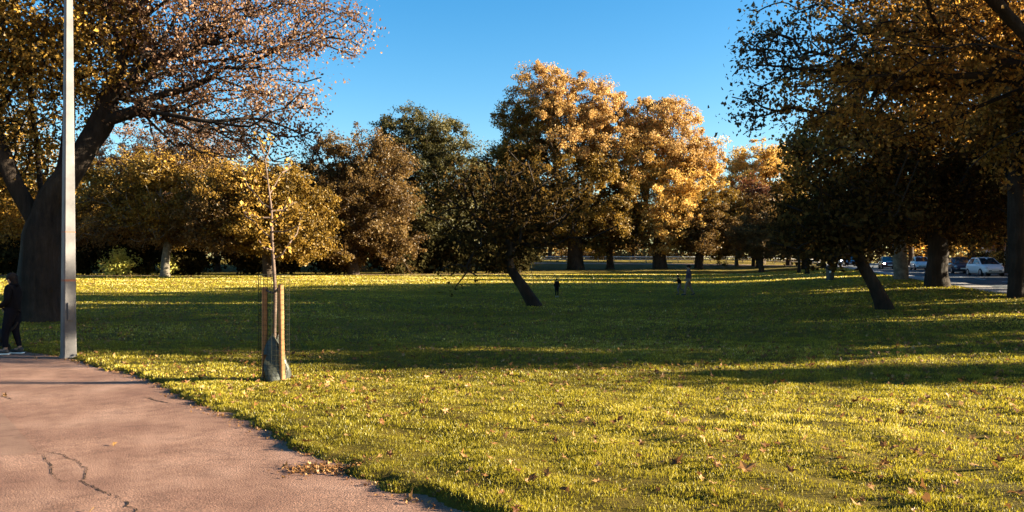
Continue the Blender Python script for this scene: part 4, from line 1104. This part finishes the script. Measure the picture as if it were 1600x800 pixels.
def house(s0, s1, o, label, bays):
    x0, y0 = at_road((s0 + s1) / 2, o); z0 = float(road_z(y0)); ang = math.atan2(RT[1], RT[0]); L = s1 - s0; D = 9.0; Hh = 6.4
    h = thing('brick_house', (x0, y0, z0), label, 'house', rz=ang)
    # local x runs along the road, local -y is away from the road, so the front is at y = 0
    MB().box((0, -D / 2, Hh / 2 - .2), (L, D, Hh + .4)).build('wall', M['brick'], h)
    rf = MB()
    a = [(-L / 2 - .4, .5, Hh + .01), (L / 2 + .4, .5, Hh + .01), (L / 2 + .4, -D - .5, Hh + .01), (-L / 2 - .4, -D - .5, Hh + .01)]; r0, r1 = (-L / 2 + 2.2, -D / 2, Hh + 3.6), (L / 2 - 2.2, -D / 2, Hh + 3.6)
    rf.poly([a[0], a[1], r1, r0]); rf.poly([a[1], a[2], r1]); rf.poly([a[2], a[3], r0, r1]); rf.poly([a[3], a[0], r0]); rf.poly(a[::-1])
    rfo = rf.build('roof', M['tile'], h)
    MB().box((L / 2 - 2.4, -D / 2 - .8, Hh + 3.6), (1.0, .8, 2.4), bev=.03).build('chimney', M['brick'], rfo)
    for bx_ in bays:
        for zc, hh in ((1.7, 1.7), (4.7, 1.5)):
            w = MB().box((bx_, .25, zc), (2.3, .5, hh + .3)).build('bay_window', M['white_paint'], h)
            for k in (-.72, 0, .72): MB().box((bx_ + k, .506, zc), (.6, .02, hh)).build('pane', M['glass'], w)
    dm = bays[0] + 2.6
    d_ = MB().box((dm, .02, 1.05), (1.0, .06, 2.1)).build('door', M['white_paint'], h)
    MB().box((dm, .055, 1.05), (.8, .02, 1.9)).build('door_leaf', M['dark_car'], d_)
    for s in (-1, 1):
        pass
    return h
house(20, 33, 19, 'added brick house with white bay windows, unseen, keeping sun off the road', (-3.6, 3.4))  # house added to block sun that would strike the road
house(56, 68, 19, 'brick house with white bay windows behind the trees across the road', (-3.6, 3.4))
house(72, 84, 19, 'brick house with white bay windows farther down the road, mostly behind trees', (-3.6, 3.4))
house(38, 50, 19, 'brick house with white bay windows opposite the straight trunk, at the picture edge', (-3.6, 3.4))

# ------------------------------------------------------------------ grass blades and fallen leaves
def grass_band(y0, y1, n, w, h):
    y = np.sqrt(RNG.uniform(y0 ** 2, y1 ** 2, n)); x = RNG.uniform(-1, 1, n) * (.665 * y + .6)
    sd = path_sd(x, y); _, o = road_so(x, y)
    cl = np.sin(x * 4.3 + 2 * np.sin(y * 3.1)) * np.sin(y * 5.2 + np.sin(x * 2.7)) + .6 * np.sin(x * 11 + y * 7) * np.sin(y * 13 - x * 3)
    keep = (sd > .01) & (o < -.4) & (RNG.uniform(0, 1, n) < .68 + .35 * cl)
    x, y, sd, cl = x[keep], y[keep], sd[keep], cl[keep]; n = len(x)
    z = ground_z(x, y)
    hh = h * RNG.uniform(.5, 1.25, n) * (1 + .32 * cl); a = RNG.uniform(0, 2 * np.pi, n); ww = w * RNG.uniform(.6, 1.3, n)
    lean = hh * RNG.uniform(.15, .95, n); b = RNG.uniform(0, 2 * np.pi, n)
    dx, dy = np.cos(a) * ww / 2, np.sin(a) * ww / 2; lx, ly = np.cos(b) * lean, np.sin(b) * lean
    V = np.empty((n, 6, 3))
    V[:, 0] = np.stack([x - dx, y - dy, z - .01], 1); V[:, 1] = np.stack([x + dx, y + dy, z - .01], 1)
    V[:, 2] = np.stack([x - dx * .85 + lx * .35, y - dy * .85 + ly * .35, z + hh * .6], 1); V[:, 3] = np.stack([x + dx * .85 + lx * .35, y + dy * .85 + ly * .35, z + hh * .6], 1)
    V[:, 4] = np.stack([x - dx * .15 + lx, y - dy * .15 + ly, z + hh], 1); V[:, 5] = np.stack([x + dx * .15 + lx, y + dy * .15 + ly, z + hh], 1)
    big = np.sin(x * .55 + 1.2 * np.sin(y * .4)) * .5 + np.sin(y * .8 + x * .3) * .5
    tint = np.clip(.45 + .20 * big + .12 * cl + RNG.normal(0, 1, n) * np.where(y > 40, .09, .16) + .25 * sstep((y - 40) / 30), 0, 1)  # far blades paler: glare and leaf litter put into the tint
    return V.reshape(-1, 3), n, tint
bands = [(4.7, 8, 130000, .0055, .026), (8, 12, 150000, .008, .028), (12, 18, 130000, .012, .031), (18, 30, 90000, .022, .036), (30, 55, 110000, .045, .045), (55, 98, 130000, .09, .05)]
VV, TT, tot = [], [], 0
for bnd in bands:
    v, n, t = grass_band(*bnd); VV.append(v); TT += [t]; tot += n
i6 = np.arange(tot)[:, None] * 6
Fq = np.stack([i6 + np.array([0, 1, 3, 2]), i6 + np.array([2, 3, 5, 4])], 1).reshape(-1, 4)
gr = np_mesh('grass', np.vstack(VV), [Fq], M['blade'], attrs={'tint': np.repeat(np.concatenate(TT), 2)})
tag(gr, 'short tufted grass covering the lawn', 'grass', kind='stuff')

def star_leaf(n, size, x, y, z, tilt=.5, curl=.35):
    """lobed leaves, each a fan of ten faces curled up at the tips"""
    m = 10; ang = np.arange(m) * 2 * np.pi / m
    rad = np.where(np.arange(m) % 2 == 0, 1.0, .5)[None] * (1 + .25 * RNG.normal(0, 1, (n, m))).clip(.4, 1.5)
    L = np.empty((n, m + 1, 3)); L[:, 0] = 0
    L[:, 1:, 0] = rad * np.cos(ang); L[:, 1:, 1] = rad * np.sin(ang) * .85
    k1 = RNG.uniform(-.2, 1, (n, 1)) * curl; k2 = RNG.uniform(-.5, 1, (n, 1)) * curl
    L[:, 1:, 2] = k1 * L[:, 1:, 0] ** 2 + k2 * L[:, 1:, 1] ** 2 * 1.5 + .10 * RNG.normal(0, 1, (n, m))
    L *= (size * RNG.uniform(.6, 1.3, n))[:, None, None] * .5
    a, b, c = RNG.uniform(0, 2 * np.pi, n), RNG.normal(0, tilt, n), RNG.normal(0, tilt, n)
    for ax, t in ((0, b), (1, c), (2, a)):
        i, j = [(1, 2), (0, 2), (0, 1)][ax]; ci, si = np.cos(t)[:, None], np.sin(t)[:, None]
        u, v = L[:, :, i] * ci - L[:, :, j] * si, L[:, :, i] * si + L[:, :, j] * ci
        L[:, :, i], L[:, :, j] = u, v
    L += np.stack([x, y, z + size * .18], 1)[:, None]
    k = np.arange(m); T = np.stack([np.zeros(m, int), 1 + k, 1 + (k + 1) % m], 1)
    return L.reshape(-1, 3), (np.arange(n)[:, None, None] * (m + 1) + T).reshape(-1, 3), m
lx, ly, lsz = [], [], []
for y0, y1, n, s in ((4.8, 9, 800, .085), (9, 16, 2300, .085), (16, 30, 4500, .085), (30, 60, 5000, .10), (60, 97, 5500, .15)):
    y = np.sqrt(RNG.uniform(y0 ** 2, y1 ** 2, n)); x = RNG.uniform(-1, 1, n) * (.665 * y + .5)
    cl = np.sin(x * .9 + np.sin(y * .7)) * np.sin(y * 1.1 + x * .4); sd = path_sd(x, y); _, o = road_so(x, y)
    k = (RNG.uniform(0, 1, n) < .65 + .4 * cl) & (o < -.3) & ((sd > .0) | (RNG.uniform(0, 1, n) < .025))
    lx.append(x[k]); ly.append(y[k]); lsz.append(np.full(k.sum(), s))
# leaf crumbs along the path's edge and one drift on it
for a, b in zip(PE[2:-3], PE[3:-2]):
    k = int(np.linalg.norm(b - a) * 42); t = RNG.uniform(0, 1, k); d = (b - a) / np.linalg.norm(b - a); nr = np.array([-d[1], d[0]])
    off = np.abs(RNG.normal(0, .09, k)) - .03
    q = a + (b - a) * t[:, None] - nr * 0
    s0 = path_sd(q[:, 0] + nr[0] * .2, q[:, 1] + nr[1] * .2); sg = np.where(s0 > 0, -1, 1)
    q = q + nr * (sg * off)[:, None]
    lx.append(q[:, 0]); ly.append(q[:, 1]); lsz.append(np.full(k, .034))
c0 = np.array(flat_px(505, 733)); k = 260
q = c0 + RNG.normal(0, 1, (k, 2)) * np.array([.17, .10]) ; lx.append(q[:, 0]); ly.append(q[:, 1]); lsz.append(np.full(k, .045))
lx, ly, lsz = map(np.concatenate, (lx, ly, lsz))
lz = np.maximum(ground_z(lx, ly), np.where(path_sd(lx, ly) < .2, 0.004, -1)) + np.where(path_sd(lx, ly) > .1, .025, 0)
V_, T_, m_ = star_leaf(len(lx), 1.0, lx * 0, ly * 0, lz * 0)
V_ = V_.reshape(-1, 11, 3); V_[:, :, 2] -= .18; V_ *= lsz[:, None, None]; V_ += np.stack([lx, ly, lz + lsz * .16], 1)[:, None]
fl = np_mesh('fallen_leaves', V_.reshape(-1, 3), [T_], M['litter'], attrs={'tint': np.repeat(RNG.uniform(0, 1, len(lx)), m_)})
tag(fl, 'brown and yellow fallen leaves scattered over the lawn', 'leaves', kind='stuff')
for (u, v, s, tint, lab) in [(1398, 712, .19, .55, 'largest pale curled plane leaf on the sunny lawn near the right'), (1428, 716, .15, .5, 'pale leaf tip touching the largest curled leaf'), (1058, 733, .13, .15, 'rust red folded leaf alone on bright grass right of centre'),
                             (886, 778, .16, .25, 'brown upright curled leaf at the bottom edge of the lawn'), (1165, 747, .15, .55, 'tan leaf lying in a dark grass dip'), (1095, 683, .12, .2, 'small orange upright leaf on the sunny lawn'),
                             (1318, 745, .12, .2, 'orange leaf below the largest curled leaf'), (1195, 777, .11, .6, 'pale leaf beside a shaded dip near the bottom edge'), (1590, 785, .15, .5, 'tan leaf in the bottom right corner')]:
    x, y = hit(u, v)
    V_, T_, m_ = star_leaf(1, s, np.array([0.]), np.array([0.]), np.array([.02]), .22, .55)
    o = np_mesh('fallen_leaf', V_, [T_], M['litter'], attrs={'tint': np.full(m_, tint)}); o.location = (x, y, gz(x, y) + .015)
    tag(o, lab, 'leaf', 'larger fallen leaves')
